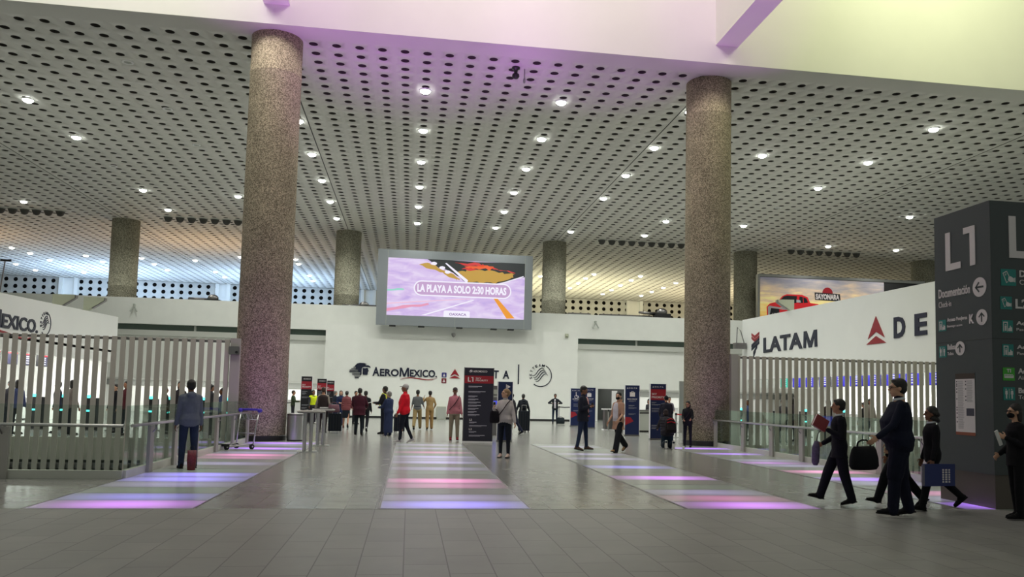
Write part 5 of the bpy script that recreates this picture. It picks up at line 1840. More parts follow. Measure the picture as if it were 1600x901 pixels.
def person(label, x, y, face=0, h=1.70, fem=False, fat=1.0, skin='tan', hair=('short', 'black'),
           legs=((0, 0), (0, 0)), spread=4, arms=((6, 8, 12, 0), (6, 8, 12, 0)), lean=0, head=(0, 0),
           top=((60, 60, 70), 'jacket'), bottom=((40, 44, 60), 'pants'), shoes=(30, 28, 28), extras=(), vox=0.014, group=None, z=0.0, hem=None):
    """arms: (pitch forward, abduction, elbow bend, inward) for left, right; legs: (thigh forward, knee bend) for left, right. Local +Y is forward, +X right."""
    s = h / 1.72
    root = thing('person', label, 'person', (x, y, z), heading(face), group)
    J = {}
    hw = 0.092 if not fem else 0.088
    sh_w = (0.165 if not fem else 0.142) * (1 + (fat - 1) * 0.35)
    P = lambda *a: Vector(a)
    L = R(lean)

    def bend(p):
        p = Vector(p)
        if p.z > 0.93:
            d = p.z - 0.93
            return P(p.x, p.y * math.cos(L) + d * math.sin(L), 0.93 + d * math.cos(L) - p.y * math.sin(L))
        return p
    for i, sd in enumerate((-1, 1)):
        a, k = R(legs[i][0]), R(legs[i][1])
        sp = math.tan(R(spread)) * 0.5
        hip = P(sd * hw, 0, 0.90)
        knee = hip + P(sd * sp, math.sin(a), -math.cos(a)).normalized() * 0.42
        ank = knee + P(sd * sp * 0.6, math.sin(a - k), -math.cos(a - k)).normalized() * 0.41
        J['hip%d' % i], J['knee%d' % i], J['ank%d' % i] = hip, knee, ank
        J['fp%d' % i] = a - k
    for i, sd in enumerate((-1, 1)):
        pa, ab, eb, inn = [R(v) for v in arms[i]]
        shd = bend((sd * sh_w, 0, 1.375))
        ud = P(sd * math.sin(ab), math.sin(pa) * math.cos(ab), -math.cos(pa) * math.cos(ab)).normalized()
        elb = shd + ud * 0.285
        fd = P(sd * math.sin(ab) * math.cos(eb) - sd * math.sin(inn), math.sin(pa + eb), -math.cos(pa + eb))
        fd.normalize()
        wr = elb + fd * 0.25
        J['sh%d' % i], J['el%d' % i], J['wr%d' % i], J['fd%d' % i] = shd, elb, wr, fd
    # ---- body surface
    B = MB()
    secs = [(0.80, .12, .085, 0), (0.86, .158, .105, -.005), (0.95, .165, .112, -.008), (1.06, .138 if not fem else .125, .098, 0), (1.18, .150, .105, .004), (1.30, .158, .112, .006),
            (1.385, .130, .090, 0), (1.43, .10, .07, -.008), (1.47, .062, .06, -.01)]

    def torso(mb, t, z0=0.80, zmax=1.47, flare=0.0, wide=1.0, n=20):
        rs = []
        for zz, rx, ry, oy in secs:
            if zz < z0 - 1e-6 or zz > zmax + 1e-6:
                continue
            f = fat if zz < 1.35 else (1 + (fat - 1) * .4)
            fy = 1 + (fat - 1) * (1.5 if 0.9 < zz < 1.3 else .5)
            rs.append((zz, rx * f * wide + t, ry * fy + t, oy + (0.02 * (fat - 1) * 3 if 0.9 < zz < 1.3 else 0)))
        if z0 < 0.80:
            rx, ry, oy = rs[0][1], rs[0][2], rs[0][3]
            rx = max(rx, .165 * fat + t) + flare; ry = max(ry, .112 * fat + t) + flare * .8
            rs = [(z0, rx, ry, oy)] + [(q[0], max(q[1], .160 * fat + t), max(q[2], .108 * fat + t), q[3]) if q[0] < .95 else q for q in rs]
        out = []
        for zz, rx, ry, oy in rs:
            c = bend((0, oy, zz))
            yv = P(0, math.cos(L), -math.sin(L)) if zz > 0.93 else P(0, 1, 0)
            out.append((c, P(rx, 0, 0), yv * ry))
        mb.rings(out, n)

    torso(B, -0.012)
    for i in (0, 1):
        B.capsule(J['hip%d' % i], J['knee%d' % i], .076, .054)
        B.capsule(J['knee%d' % i], J['ank%d' % i], .054, .036)
        B.capsule(J['knee%d' % i].lerp(J['ank%d' % i], .25) + P(0, -.012, 0), J['knee%d' % i].lerp(J['ank%d' % i], .45) + P(0, -.008, 0), .05, .046)
        B.capsule(J['sh%d' % i], J['el%d' % i], .044, .036)
        B.capsule(J['el%d' % i], J['wr%d' % i], .037, .025)
    # hands: palm, four fingers, thumb
    for i, sd in enumerate((-1, 1)):
        w, fd = J['wr%d' % i], J['fd%d' % i]
        ref = P(0, 1, 0) if abs(fd.y) < .75 else P(0, 0, 1)
        wa = (ref - fd * ref.dot(fd)).normalized()
        nn = fd.cross(wa).normalized()
        if nn.x * sd > 0:
            nn = -nn          # palm side faces the body
        rot = Matrix((wa, nn, fd)).transposed()
        B.ell(w + fd * .05, (.040, .016, .052), rot, 12, 8)
        for q, (o_, ln) in enumerate(((.030, .070), (.010, .080), (-.010, .074), (-.030, .058))):
            a0 = w + fd * .088 + wa * o_
            a1 = a0 + (fd * .9 + nn * .35).normalized() * ln * .5
            a2 = a1 + (fd * .55 + nn * .8).normalized() * ln * .5
            B.capsule(a0, a1, .0092, .0085, 8, 2)
            B.capsule(a1, a2, .0085, .0075, 8, 2)
        t0 = w + fd * .03 + wa * .032
        t1 = t0 + (fd * .6 + wa * .7 + nn * .2).normalized() * .036
        t2 = t1 + (fd * .9 + wa * .1 + nn * .4).normalized() * .03
        B.capsule(t0, t1, .012, .0105, 8, 2)
        B.capsule(t1, t2, .0105, .009, 8, 2)
        J['hand%d' % i] = w + fd * .10 + nn * .02
    # head
    nb = bend((0, -.005, 1.46))
    hc = bend((0, .012, 1.605)) + P(0, 0.0, 0)
    hr = Matrix.Rotation(R(-head[0]), 3, 'Z') @ Matrix.Rotation(R(head[1]), 3, 'X')
    H_ = lambda a, b_, c: hc + hr @ P(a, b_, c)
    B.capsule(nb, H_(0, -.02, -.05), .056, .052)
    B.ell(H_(0, -.008, .022), (.075, .094, .094), hr, 18, 12)
    B.ell(H_(0, .022, -.045), (.056, .068, .068), hr, 16, 10)
    B.ell(H_(0, .058, -.092), (.026, .026, .022), hr, 10, 8)          # chin
    B.capsule(H_(0, .088, .012), H_(0, .108, -.022), .009, .014, 8, 2)   # nose
    B.ell(H_(0, .08, .03), (.052, .018, .012), hr, 12, 6)                # brow
    B.ell(H_(0, .082, -.062), (.024, .012, .010), hr, 10, 6)             # mouth mass
    for sd in (-1, 1):
        B.ell(H_(sd * .077, -.004, -.008), (.012, .021, .032), hr, 10, 8)
    body = queue_mesh(B, 'body', SKIN[skin], root, vox if vox > 0.01 else 0.0085, 2)
    if vox <= 0.02:
        for sd in (-1, 1):
            e = MB(); e.ell(H_(sd * .031, .083, .008), (.014, .008, .008), hr, 10, 6); e.build('eye', EYE_M, root, smooth=True)
            e = MB(); e.ell(H_(sd * .031, .090, .030), (.020, .006, .005), hr, 10, 6); e.build('eyebrow', HAIRM[hair[1]] if hair[1] in HAIRM else EYE_M, root, smooth=True)
        e = MB(); e.ell(H_(0, .091, -.062), (.022, .006, .006), hr, 10, 6); e.build('mouth', LIP, root, smooth=True)
    # ---- hair
    hs, hcol = hair
    hm = HAIRM.get(hcol)
    hv = max(vox, .009)
    if hs in ('short', 'bun', 'long', 'bob', 'pony', 'curly'):
        q = MB()
        q.ell(H_(0, -.024, .044), (.088, .100, .093), hr, 18, 12)
        q.ell(H_(0, -.048, -.005), (.084, .072, .078), hr, 14, 10)
        if hs == 'short':
            q.ell(H_(0, .03, .098), (.055, .05, .022), hr, 12, 8)
        if hs == 'bun':
            q.ell(H_(0, -.125, .03), (.042, .038, .042), hr, 12, 8)
        if hs == 'pony':
            q.capsule(H_(0, -.115, .02), H_(0, -.135, -.12), .03, .018)
        if hs in ('long', 'bob'):
            ln = -.20 if hs == 'long' else -.12
            q.capsule(H_(-.055, -.045, -.01), H_(-.06, -.05, ln), .045, .034)
            q.capsule(H_(.055, -.045, -.01), H_(.06, -.05, ln), .045, .034)
            q.capsule(H_(0, -.07, 0), H_(0, -.075, ln), .055, .045)
        if hs == 'curly':
            for k in range(16):
                a = k * 0.9
                q.ell(H_(.078 * math.cos(a), -.05 + .06 * math.sin(a), .06 - .014 * k), (.04, .04, .04), None, 8, 6)
        queue_mesh(q, 'hair', hm, root, hv, 2)
    elif hs in ('beanie', 'headscarf', 'hoodup'):
        q = MB()
        q.ell(H_(0, -.02, .045), (.088, .10, .098), hr, 18, 12)
        if hs == 'beanie':
            q.capsule(H_(0, -.02, .11), H_(0, -.02, .145), .03, .02)
        else:
            q.ell(H_(0, -.035, -.04), (.088, .085, .10), hr, 16, 10)
        queue_mesh(q, 'hood' if hs != 'beanie' else 'beanie', cloth(hcol, 'knit'), root, hv, 2)
    elif hs in ('cap', 'capback'):
        q = MB(); q.ell(H_(0, -.02, .05), (.085, .098, .085), hr, 18, 12)
        queue_mesh(q, 'cap', cloth(hcol, 'cap'), root, hv, 1)
        q = MB(); d = 1 if hs == 'cap' else -1
        q.ell(H_(0, .10 * d, .052), (.062, .065, .012), hr, 14, 6); q.build('cap_brim', cloth(hcol, 'cap'), root, smooth=True)
        q = MB(); q.ell(H_(0, -.04, -.005), (.078, .066, .055), hr, 14, 8); queue_mesh(q, 'hair', HAIRM['grey' if hcol[0] > 150 else 'black'], root, hv, 1)
    # ---- upper clothing
    tc, tk = top
    T = MB()
    ti = {'jacket': .022, 'puffer': .034, 'sweater': .016, 'shirt': .010, 'hoodie': .024, 'coat': .026, 'vest': .020, 'cardigan': .024, 'blazer': .018, 'robe': .03}[tk]
    hz = hem if hem is not None else {'jacket': .80, 'puffer': .80, 'sweater': .84, 'shirt': .86, 'hoodie': .82, 'coat': .62, 'vest': .84, 'cardigan': .66, 'blazer': .78, 'robe': .12}[tk]
    if tk == 'robe':
        T.rings([(P(0, 0, .12), P(.20, 0, 0), P(0, .17, 0)), (P(0, 0, .5), P(.20, 0, 0), P(0, .16, 0)), (P(0, 0, .9), P(.195, 0, 0), P(0, .15, 0)), (P(0, 0, .98), P(.18, 0, 0), P(0, .13, 0))], 20)
    torso(T, ti, z0=min(hz, .80) if tk != 'robe' else .86, zmax=1.445, flare=.02 if hz < .75 and tk != 'robe' else 0.0, wide=1.04)
    sleeve_end = .98 if tk not in ('shirt_short',) else .1
    short = 'short' in extras
    for i in (0, 1):
        T.capsule(J['sh%d' % i] + P(0, 0, -.01), J['el%d' % i], .047 + ti * .7, .040 + ti * .6)
        if not short:
            T.capsule(J['el%d' % i], J['wr%d' % i].lerp(J['el%d' % i], .04), .040 + ti * .7, .030 + ti * .6)
        T.capsule(bend((0, -.004, 1.41)), J['sh%d' % i], .050 + ti * .8, .045 + ti * .7)
    if tk in ('hoodie',):
        T.ell(bend((0, -.085, 1.43)), (.10, .065, .07), None, 14, 8)
        T.ell(bend((0, .0, 1.44)), (.085, .085, .045), None, 14, 8)
    if tk in ('jacket', 'puffer', 'coat', 'sweater', 'robe'):
        T.capsule(bend((0, -.005, 1.42)), bend((0, -.002, 1.475)), .072, .064)
    if tk == 'puffer':
        for zz in (.86, .96, 1.06, 1.16, 1.26, 1.35):
            c = bend((0, 0, zz)); w_ = (.165 * fat + .045)
            T.rings([(c + P(0, 0, -.02), P(w_ - .01, 0, 0), P(0, .135 * fat, 0)), (c, P(w_, 0, 0), P(0, .147 * fat, 0)), (c + P(0, 0, .02), P(w_ - .01, 0, 0), P(0, .135 * fat, 0))], 20)
    topo = queue_mesh(T, {'blazer': 'blazer', 'cardigan': 'cardigan', 'robe': 'robe'}.get(tk, tk), cloth(tc, tk), root, max(vox, .009), 3)
    # ---- lower clothing
    bc, bk = bottom
    Q = MB()
    k = {'pants': (.092, .070, .055), 'slim': (.086, .062, .045), 'leggings': (.083, .060, .042), 'wide': (.098, .088, .085), 'loose': (.102, .086, .068)}.get(bk, (.092, .07, .055))
    if bk == 'skirt':
        Q.rings([(P(0, 0, .45), P(.19, 0, 0), P(0, .15, 0)), (P(0, 0, .9), P(.17, 0, 0), P(0, .12, 0)), (P(0, 0, 1.0), P(.15, 0, 0), P(0, .11, 0))], 18)
    else:
        Q.rings([(P(0, -.003, .80), P(.150 * fat, 0, 0), P(0, .105 * fat, 0)), (P(0, -.005, .88), P(.168 * fat, 0, 0), P(0, .117 * fat, 0)), (bend((0, -.006, .97)), P(.165 * fat, 0, 0), P(0, .115 * fat, 0)), (bend((0, 0, 1.03)), P(.148 * fat, 0, 0), P(0, .105 * fat, 0))], 18)
        for i in (0, 1):
            f_ = 1 + (fat - 1) * .6
            an = J['ank%d' % i]; kn = J['knee%d' % i]
            end = an + (an - kn).normalized() * (.01 if bk in ('leggings', 'slim') else .035)
            Q.capsule(J['hip%d' % i] + P(0, 0, -.02), kn, k[0] * f_, k[1] * (1 + (fat - 1) * .4))
            Q.capsule(kn, end, k[1], k[2])
            if bk in ('pants', 'slim', 'loose'):
                Q.ell(kn.lerp(an, .9), (k[2] + .008, k[2] + .01, .03), None, 12, 6)
    queue_mesh(Q, {'skirt': 'skirt', 'leggings': 'leggings'}.get(bk, 'trousers'), cloth(bc, 'trousers'), root, max(vox, .009), 3)
    # ---- shoes
    zmin = 9
    for i in (0, 1):
        an = J['ank%d' % i]
        p = J['fp%d' % i]
        p = max(min(p, R(25)), R(-100)) * (.85 if p < 0 else .6)
        fr = Matrix.Rotation(p, 3, 'X')
        F = lambda a, b_, c: an + fr @ P(a, b_, c)
        q = MB()
        q.capsule(F(0, -.035, -.045), F(0, .12, -.052), .037, .034)
        q.ell(F(0, .135, -.058), (.044, .065, .026), fr, 14, 8)
        q.ell(F(0, .02, -.03), (.038, .07, .05), fr, 14, 8)
        q.capsule(F(0, -.02, .0), F(0, -.01, -.04), .040, .042)
        sh = queue_mesh(q, 'shoe', cloth(shoes, 'shoe', 0.05), root, max(vox * .8, .009), 2)
        q = MB()
        pts = [(-.036, -.07), (.036, -.07), (.042, .04), (.047, .12), (.036, .185), (0, .205), (-.036, .185), (-.047, .12), (-.042, .04)]
        vs = [F(a, b_, -.086) for a, b_ in pts] + [F(a, b_, -.070) for a, b_ in pts]
        N = len(pts)
        q.add(vs, [(j, (j + 1) % N, N + (j + 1) % N, N + j) for j in range(N)] + [tuple(range(N - 1, -1, -1)), tuple(range(N, 2 * N))])
        q.build('sole', cloth((216, 214, 210) if 'whitesole' in extras else (26, 24, 24), 'sole', 0.0), sh)
        zmin = min(zmin, min(v.z for v in vs))
    for i in (0, 1):
        zmin = min(zmin, J['knee%d' % i].z - .075)
    # ---- extras
    if 'mask' in extras:
        q = MB(); q.ell(H_(0, .052, -.052), (.062, .060, .048), hr, 14, 10); queue_mesh(q, 'face_mask', cloth((20, 20, 24), 'mask', .0), root, .009, 1)
    if 'glasses' in extras:
        q = MB()
        for sd in (-1, 1):
            q.tube([H_(sd * .034 + .024 * math.cos(a), .104, .008 + .018 * math.sin(a)) for a in [j * math.pi / 6 for j in range(13)]], .003, 6)
            q.tube([H_(sd * .058, .10, .012), H_(sd * .08, 0, .01)], .003, 6)
        q.build('glasses', M['black'], root)
    if 'collar' in extras:
        q = MB()
        for zz, rr, rad in ((1.475, .066, .010), (1.462, .074, .009)):
            q.tube([bend((rr * math.cos(a), rr * math.sin(a) - .005, zz - .012 * math.sin(a))) for a in [j * math.pi / 8 for j in range(17)]], rad, 6)
        q.build('shirt_collar', cloth((220, 222, 226), 'collar', 0), root)
    if 'shirtfront' in extras or 'pinkfront' in extras or 'whitefront' in extras:
        q = MB()
        rs = []
        for zz, w_ in ((.90, .055), (1.0, .055), (1.15, .058), (1.28, .058), (1.38, .045), (1.43, .025)):
            c = bend((0.01, .118 * (1 + (fat - 1)) + ti - .022 - (.05 if zz > 1.4 else .018 if zz > 1.35 else 0), zz)); rs.append((c, P(w_ * (1.7 if 'widefront' in extras else 1.0), 0, 0), P(0, .022 + (.01 if 'widefront' in extras else 0), 0)))
        q.rings(rs, 12)
        q.build('shirt_front', cloth((196, 150, 150) if 'pinkfront' in extras else (206, 200, 210), 'shirtfront'), root, smooth=True)
    if 'vestyellow' in extras or 'vestfull' in extras:
        q = MB()
        if 'vestfull' in extras:
            torso(q, ti + .012, z0=.90, zmax=1.40, wide=1.06)
            for i in (0, 1):
                q.capsule(bend((0, 0, 1.40)), J['sh%d' % i], .06 + ti, .055 + ti)
            queue_mesh(q, 'safety_vest', cloth((214, 232, 40), 'hivis'), root, max(vox, .012), 2)
        else:
            for sd in (-1, 1):
                q.tube([bend((sd * .10, -.14, 1.0)), bend((sd * .11, -.14, 1.25)), bend((sd * .10, -.10, 1.42)), bend((sd * .10, .04, 1.47)), bend((sd * .10, .14, 1.3)), bend((sd * .09, .155, 1.0))], .022, 6)
            q.build('safety_vest', cloth((222, 226, 90), 'hivis'), root)
    if 'belt' in extras:
        q = MB(); q.rings([(bend((0, 0, .99)), P(.166 * fat, 0, 0), P(0, .122 * fat, 0)), (bend((0, 0, 1.03)), P(.164 * fat, 0, 0), P(0, .12 * fat, 0))], 20)
        q.build('belt', cloth((30, 30, 48), 'belt', 0), root)
    if 'strap' in extras:
        q = MB()
        col = (40, 30, 36)
        f = fat
        q.tube([bend((-.15, 0, 1.46)), bend((-.10, .135 * f + .0, 1.36)), bend((0, .150 * f + .012, 1.2)), bend((.12, .125 * f + .02, 1.05)), bend((.185 * f, 0.02, .95)), bend((.12, -.12 * f - .015, 1.05)), bend((0, -.145 * f - .006, 1.2)), bend((-.10, -.125 * f, 1.36)), bend((-.15, 0, 1.46))], .012, 6)
        q.build('bag_strap', cloth(col, 'strap', 0), root)
    if 'buttons' in extras:
        pass
    # ---- scale and drop to the ground
    for o in [c for c in bpy.data.objects if c.parent == root] + [g for c in bpy.data.objects if c.parent == root for g in bpy.data.objects if g.parent == c]:
        pass
    dz = -zmin + 0.002
    for key in J:
        pass
    for ch in bpy.data.objects:
        if ch.parent == root:
            ch.location = (0, 0, dz * s)
            ch.scale = (s, s, s)
    rz = Matrix.Rotation(heading(face), 3, 'Z')
    base = Vector((x, y, z))
    return {k: (base + rz @ ((v + P(0, 0, dz)) * s)) for k, v in J.items() if isinstance(v, Vector)}, root


# faces: 0 away from the camera, 180 towards it, -90 to the left, 90 to the right
WALK_L, WALK_R = ((24, 6), (-14, 26)), ((-14, 26), (24, 6))

JJ = {}
JJ['hoodie'], _ = person('man in a grey hoodie and jeans looking through the left slat screen', -4.22, 16.75, -28, 1.69, skin='brown', hair=('short', 'black'), top=((104, 110, 124), 'hoodie'),
       bottom=((44, 54, 78), 'pants'), shoes=(34, 24, 28), legs=((2, 2), (-2, 4)), arms=((2, 7, 10, 0), (0, 7, 8, 0)), vox=.011, fat=1.05, head=(5, 0))
JJ['sweater'], _ = person('woman in a cream sweater and dark leggings standing right of the tall L1 totem', 2.42, 20.5, -158, 1.70, fem=True, fat=1.18, skin='light', hair=('bun', 'blond'), top=((186, 178, 178), 'sweater'),
       bottom=((28, 32, 44), 'leggings'), shoes=(206, 180, 172), legs=((3, 3), (-2, 2)), arms=((8, 16, 12, 0), (20, 22, 95, 8)), extras=('strap',), head=(50, 6), vox=.011)
JJ['red'], _ = person('person in a bright red jacket and pale cap at the end of the middle strip', -0.12, 25.8, -82, 1.80, fat=1.3, skin='brown', hair=('cap', (176, 174, 172)), top=((214, 26, 44), 'jacket'),
       bottom=((24, 28, 40), 'slim'), shoes=(170, 166, 168), legs=((10, 6), (-8, 16)), arms=((12, 10, 12, 0), (-4, 12, 16, 0)), vox=.012, extras=('whitesole',), hem=.82)
JJ['pink'], _ = person('person in a dusty pink sweater and beige trousers left of the tall L1 totem', 1.56, 28.0, 180, 1.76, fem=True, fat=1.1, skin='brown', hair=('cap', (70, 62, 66)), top=((186, 118, 130), 'sweater'),
       bottom=((142, 132, 116), 'pants'), shoes=(130, 30, 44), legs=((3, 3), (-3, 5)), arms=((-2, 10, 14, 0), (-2, 10, 14, 0)), extras=('strap', 'belt'), vox=.013, hem=.90)
JJ['greyshirt'], _ = person('person in a grey polo and khaki trousers walking away behind the red jacket', 0.38, 36.0, 4, 1.72, skin='brown', hair=('short', 'black'), top=((104, 108, 110), 'shirt'), bottom=((150, 132, 92), 'loose'), shoes=(40, 32, 28),
       legs=WALK_R, arms=((10, 12, 40, 0), (10, 14, 50, 0)), extras=('short', 'belt'), vox=.018)
JJ['khaki'], _ = person('person in a tan uniform walking away with a hand at the ear', 0.92, 36.2, -6, 1.66, skin='brown', hair=('short', 'black'), top=((170, 142, 98), 'shirt'), bottom=((160, 130, 84), 'loose'), shoes=(84, 54, 34),
       legs=((-6, 10), (8, 4)), arms=((40, 30, 120, 0), (6, 22, 50, 20)), vox=.018)
JJ['maroon'], _ = person('person in a maroon jacket and dark trousers walking away, left of centre', -1.78, 30.4, 2, 1.68, fat=1.25, skin='brown', hair=('short', 'black'), top=((70, 30, 44), 'jacket'), bottom=((28, 36, 44), 'pants'), shoes=(24, 22, 24),
       legs=((2, 2), (-3, 6)), arms=((20, 16, 40, 20), (14, 20, 50, 20)), vox=.015, hem=.72)
JJ['striped'], _ = person('woman in a striped rose puffer jacket and dark skirt walking away', -2.72, 36.8, 0, 1.60, fem=True, skin='tan', hair=('bun', 'black'), top=((128, 72, 76), 'puffer'), bottom=((22, 28, 38), 'skirt'), shoes=(110, 64, 48),
       legs=((8, 3), (-10, 30)), arms=((14, 10, 30, 0), (14, 10, 30, 0)), vox=.018)
JJ['navyw'], _ = person('long haired woman in a navy coat facing the camera, left of the rose puffer jacket', -3.2, 39.6, 176, 1.62, fem=True, skin='light', hair=('long', 'brown'), top=((30, 40, 74), 'coat'), bottom=((40, 46, 78), 'pants'), shoes=(24, 24, 28),
       arms=((10, 10, 80, 30), (10, 10, 80, 30)), vox=.02)
JJ['dark524'], _ = person('grey haired person in a dark jacket left of the woman in the navy coat', -3.62, 41.4, 60, 1.60, skin='light', hair=('short', 'grey'), top=((36, 44, 58), 'jacket'), bottom=((44, 50, 80), 'pants'), vox=.02)
JJ['vest'], _ = person('person in a dark brown vest with pale sleeves walking away with a suitcase', -3.28, 32.4, 6, 1.70, fat=1.12, skin='tan', hair=('short', 'brown'), top=((150, 142, 132), 'shirt'), bottom=((40, 28, 34), 'pants'), shoes=(150, 148, 150),
       legs=((2, 2), (-2, 4)), arms=((0, 16, 20, 0), (-4, 14, 20, 0)), vox=.015)
q = MB()
q.rings([(Vector((0, 0, .90)), Vector((.195, 0, 0)), Vector((0, .15, 0))), (Vector((0, 0, 1.1)), Vector((.20, 0, 0)), Vector((0, .155, 0))), (Vector((0, 0, 1.36)), Vector((.205, 0, 0)), Vector((0, .145, 0))), (Vector((0, 0, 1.44)), Vector((.12, 0, 0)), Vector((0, .10, 0)))], 20)
_v = queue_mesh(q, 'body_warmer', cloth((52, 44, 44), 'vest'), _, .015, 3)
_v.scale = (1.0, 1.0, 1.0)
JJ['hivis'], _ = person('airport worker in a bright yellow safety vest beside the black totem', -4.6, 40.7, 150, 1.62, skin='brown', hair=('curly', 'black'), top=((60, 60, 66), 'shirt'), bottom=((40, 34, 46), 'pants'), shoes=(180, 178, 176), extras=('vestfull',), vox=.02, arms=((10, 16, 60, 20), (10, 12, 20, 0)))
person('worker in a green shirt at the desks left of the black totem', -5.85, 43.0, 90, 1.58, skin='tan', hair=('short', 'brown'), top=((58, 70, 50), 'shirt'), bottom=((40, 40, 46), 'pants'), arms=((20, 10, 70, 0), (20, 10, 70, 0)), vox=.02)
person('short haired person half hidden behind the maroon jacket', -2.62, 41.5, 150, 1.62, skin='tan', hair=('short', 'black'), top=((50, 30, 40), 'jacket'), bottom=((24, 26, 34), 'pants'), vox=.02)
person('person in dark clothes walking just in front of the maroon jacket', -1.72, 33.4, 4, 1.62, skin='brown', hair=('short', 'black'), top=((30, 28, 34), 'jacket'), bottom=((24, 26, 34), 'pants'), shoes=(200, 200, 200), legs=WALK_L, vox=.018)
JJ['tall'], _ = person('tall man in a reflective striped vest behind the person in the long navy coat', -0.92, 31.9, -60, 1.80, skin='brown', hair=('short', 'black'), top=((34, 34, 42), 'jacket'), bottom=((26, 30, 42), 'pants'), shoes=(22, 22, 26), extras=('vestyellow',), arms=((20, 10, 70, 20), (20, 10, 60, 20)), vox=.015)
JJ['navycoat'], _ = person('older person in a long loose navy coat facing the reflective vest', -0.72, 30.3, -50, 1.60, fat=1.15, skin='light', hair=('short', 'grey'), top=((44, 54, 86), 'robe'), bottom=((40, 48, 78), 'loose'), shoes=(120, 116, 122), arms=((24, 10, 60, 20), (20, 12, 30, 10)), vox=.015, extras=('whitesole',))
JJ['cap803'], _ = person('person in a dark cap stooping behind the woman in the cream sweater', 4.22, 32.7, -60, 1.64, skin='tan', hair=('cap', (26, 24, 28)), top=((40, 38, 46), 'jacket'), bottom=((34, 38, 60), 'pants'), lean=10, legs=((10, 10), (-14, 20)), vox=.016)
JJ['bpk'], _ = person('person in a dark jacket walking away with a backpack, right of the cream sweater', 5.05, 36.0, 2, 1.62, skin='brown', hair=('short', 'black'), top=((34, 38, 46), 'jacket'), bottom=((24, 28, 38), 'pants'), legs=((2, 2), (-3, 5)), arms=((0, 18, 20, 0), (0, 18, 24, 0)), vox=.016)
JJ['hips'], _ = person('man with hands on hips in front of the back wall, right of the circle emblem', 8.42, 46.6, -170, 1.72, skin='brown', hair=('short', 'black'), top=((32, 36, 42), 'jacket'), bottom=((30, 40, 60), 'slim'), arms=((-10, 50, 95, 60), (-10, 50, 95, 60)), extras=('whitefront',), vox=.02)
JJ['dkman'], _ = person('man in a dark open jacket over a pink shirt looking at his phone', 5.1, 23.55, 118, 1.85, fat=1.18, skin='brown', hair=('short', 'black'), top=((30, 32, 46), 'jacket'), bottom=((36, 46, 74), 'slim'), shoes=(80, 62, 56),
       legs=((7, 4), (-6, 4)), spread=8, arms=((4, 16, 112, 45), (0, 16, 108, 45)), extras=('pinkfront',), head=(0, -18), vox=.011, hem=.76)
JJ['beige'], _ = person('woman in a beige cardigan, black mask and wide dark trousers walking', 6.02, 22.95, 234, 1.74, fem=True, skin='light', hair=('bun', 'black'), top=((178, 140, 120), 'cardigan'), bottom=((26, 28, 34), 'wide'), shoes=(176, 140, 108),
       legs=((18, 2), (-20, 26)), arms=((14, 14, 40, 5), (2, 14, 24, 0)), extras=('mask', 'whitefront', 'widefront', 'short'), head=(-18, 0), vox=.011)
JJ['hooded'], _ = person('person in a dark coat and dark knit hat behind the kneeling traveller', 9.42, 29.0, 10, 1.66, fat=1.2, skin='tan', hair=('beanie', (26, 26, 34)), top=((36, 36, 50), 'coat'), bottom=((30, 40, 66), 'pants'), arms=((14, 12, 40, 20), (14, 12, 40, 20)), vox=.015)
JJ['kneel'], _ = person('traveller kneeling on the floor with back to the camera and a black backpack', 8.2, 25.1, 6, 1.66, fat=1.15, skin='tan', hair=('hoodup', (46, 38, 40)), top=((42, 40, 48), 'puffer'), bottom=((24, 40, 56), 'loose'), shoes=(50, 50, 54),
       legs=((14, 122), (6, 114)), lean=24, arms=((40, 10, 30, 10), (40, 10, 30, 10)), head=(0, -20), extras=('whitesole',), vox=.013)
JJ['r1073'], _ = person('woman in a black uniform with glasses standing left of the right column', 9.14, 25.85, -158, 1.50, fem=True, skin='tan', hair=('bob', 'black'), top=((24, 24, 30), 'jacket'), bottom=((22, 22, 28), 'slim'), shoes=(18, 18, 20), arms=((24, 8, 50, 15), (24, 8, 45, 15)), extras=('glasses', 'strap'), vox=.013, head=(18, -10))
person('worker in a grey shirt behind the red belt near the right column', 12.0, 36.5, -170, 1.66, skin='tan', hair=('short', 'black'), top=((92, 88, 100), 'shirt'), bottom=((40, 40, 46), 'pants'), vox=.02, arms=((20, 10, 60, 10), (20, 10, 60, 10)))
person('person with dark hair behind the worker in the grey shirt', 11.75, 38.9, 170, 1.55, fem=True, skin='tan', hair=('bob', 'black'), top=((60, 60, 66), 'shirt'), bottom=((40, 40, 46), 'pants'), vox=.024)
person('person in jeans queueing at the left edge of the right column', 12.0, 32.0, 40, 1.62, skin='tan', hair=('short', 'black'), top=((40, 40, 46), 'jacket'), bottom=((70, 96, 138), 'pants'), shoes=(200, 200, 205), vox=.02)
person('clerk leaning on the grey desk between the right DELTA totems', 10.0, 38.4, 90, 1.60, skin='tan', hair=('short', 'black'), top=((36, 38, 46), 'jacket'), bottom=((30, 30, 36), 'pants'), arms=((50, 8, 50, 0), (50, 8, 50, 0)), lean=14, vox=.02)
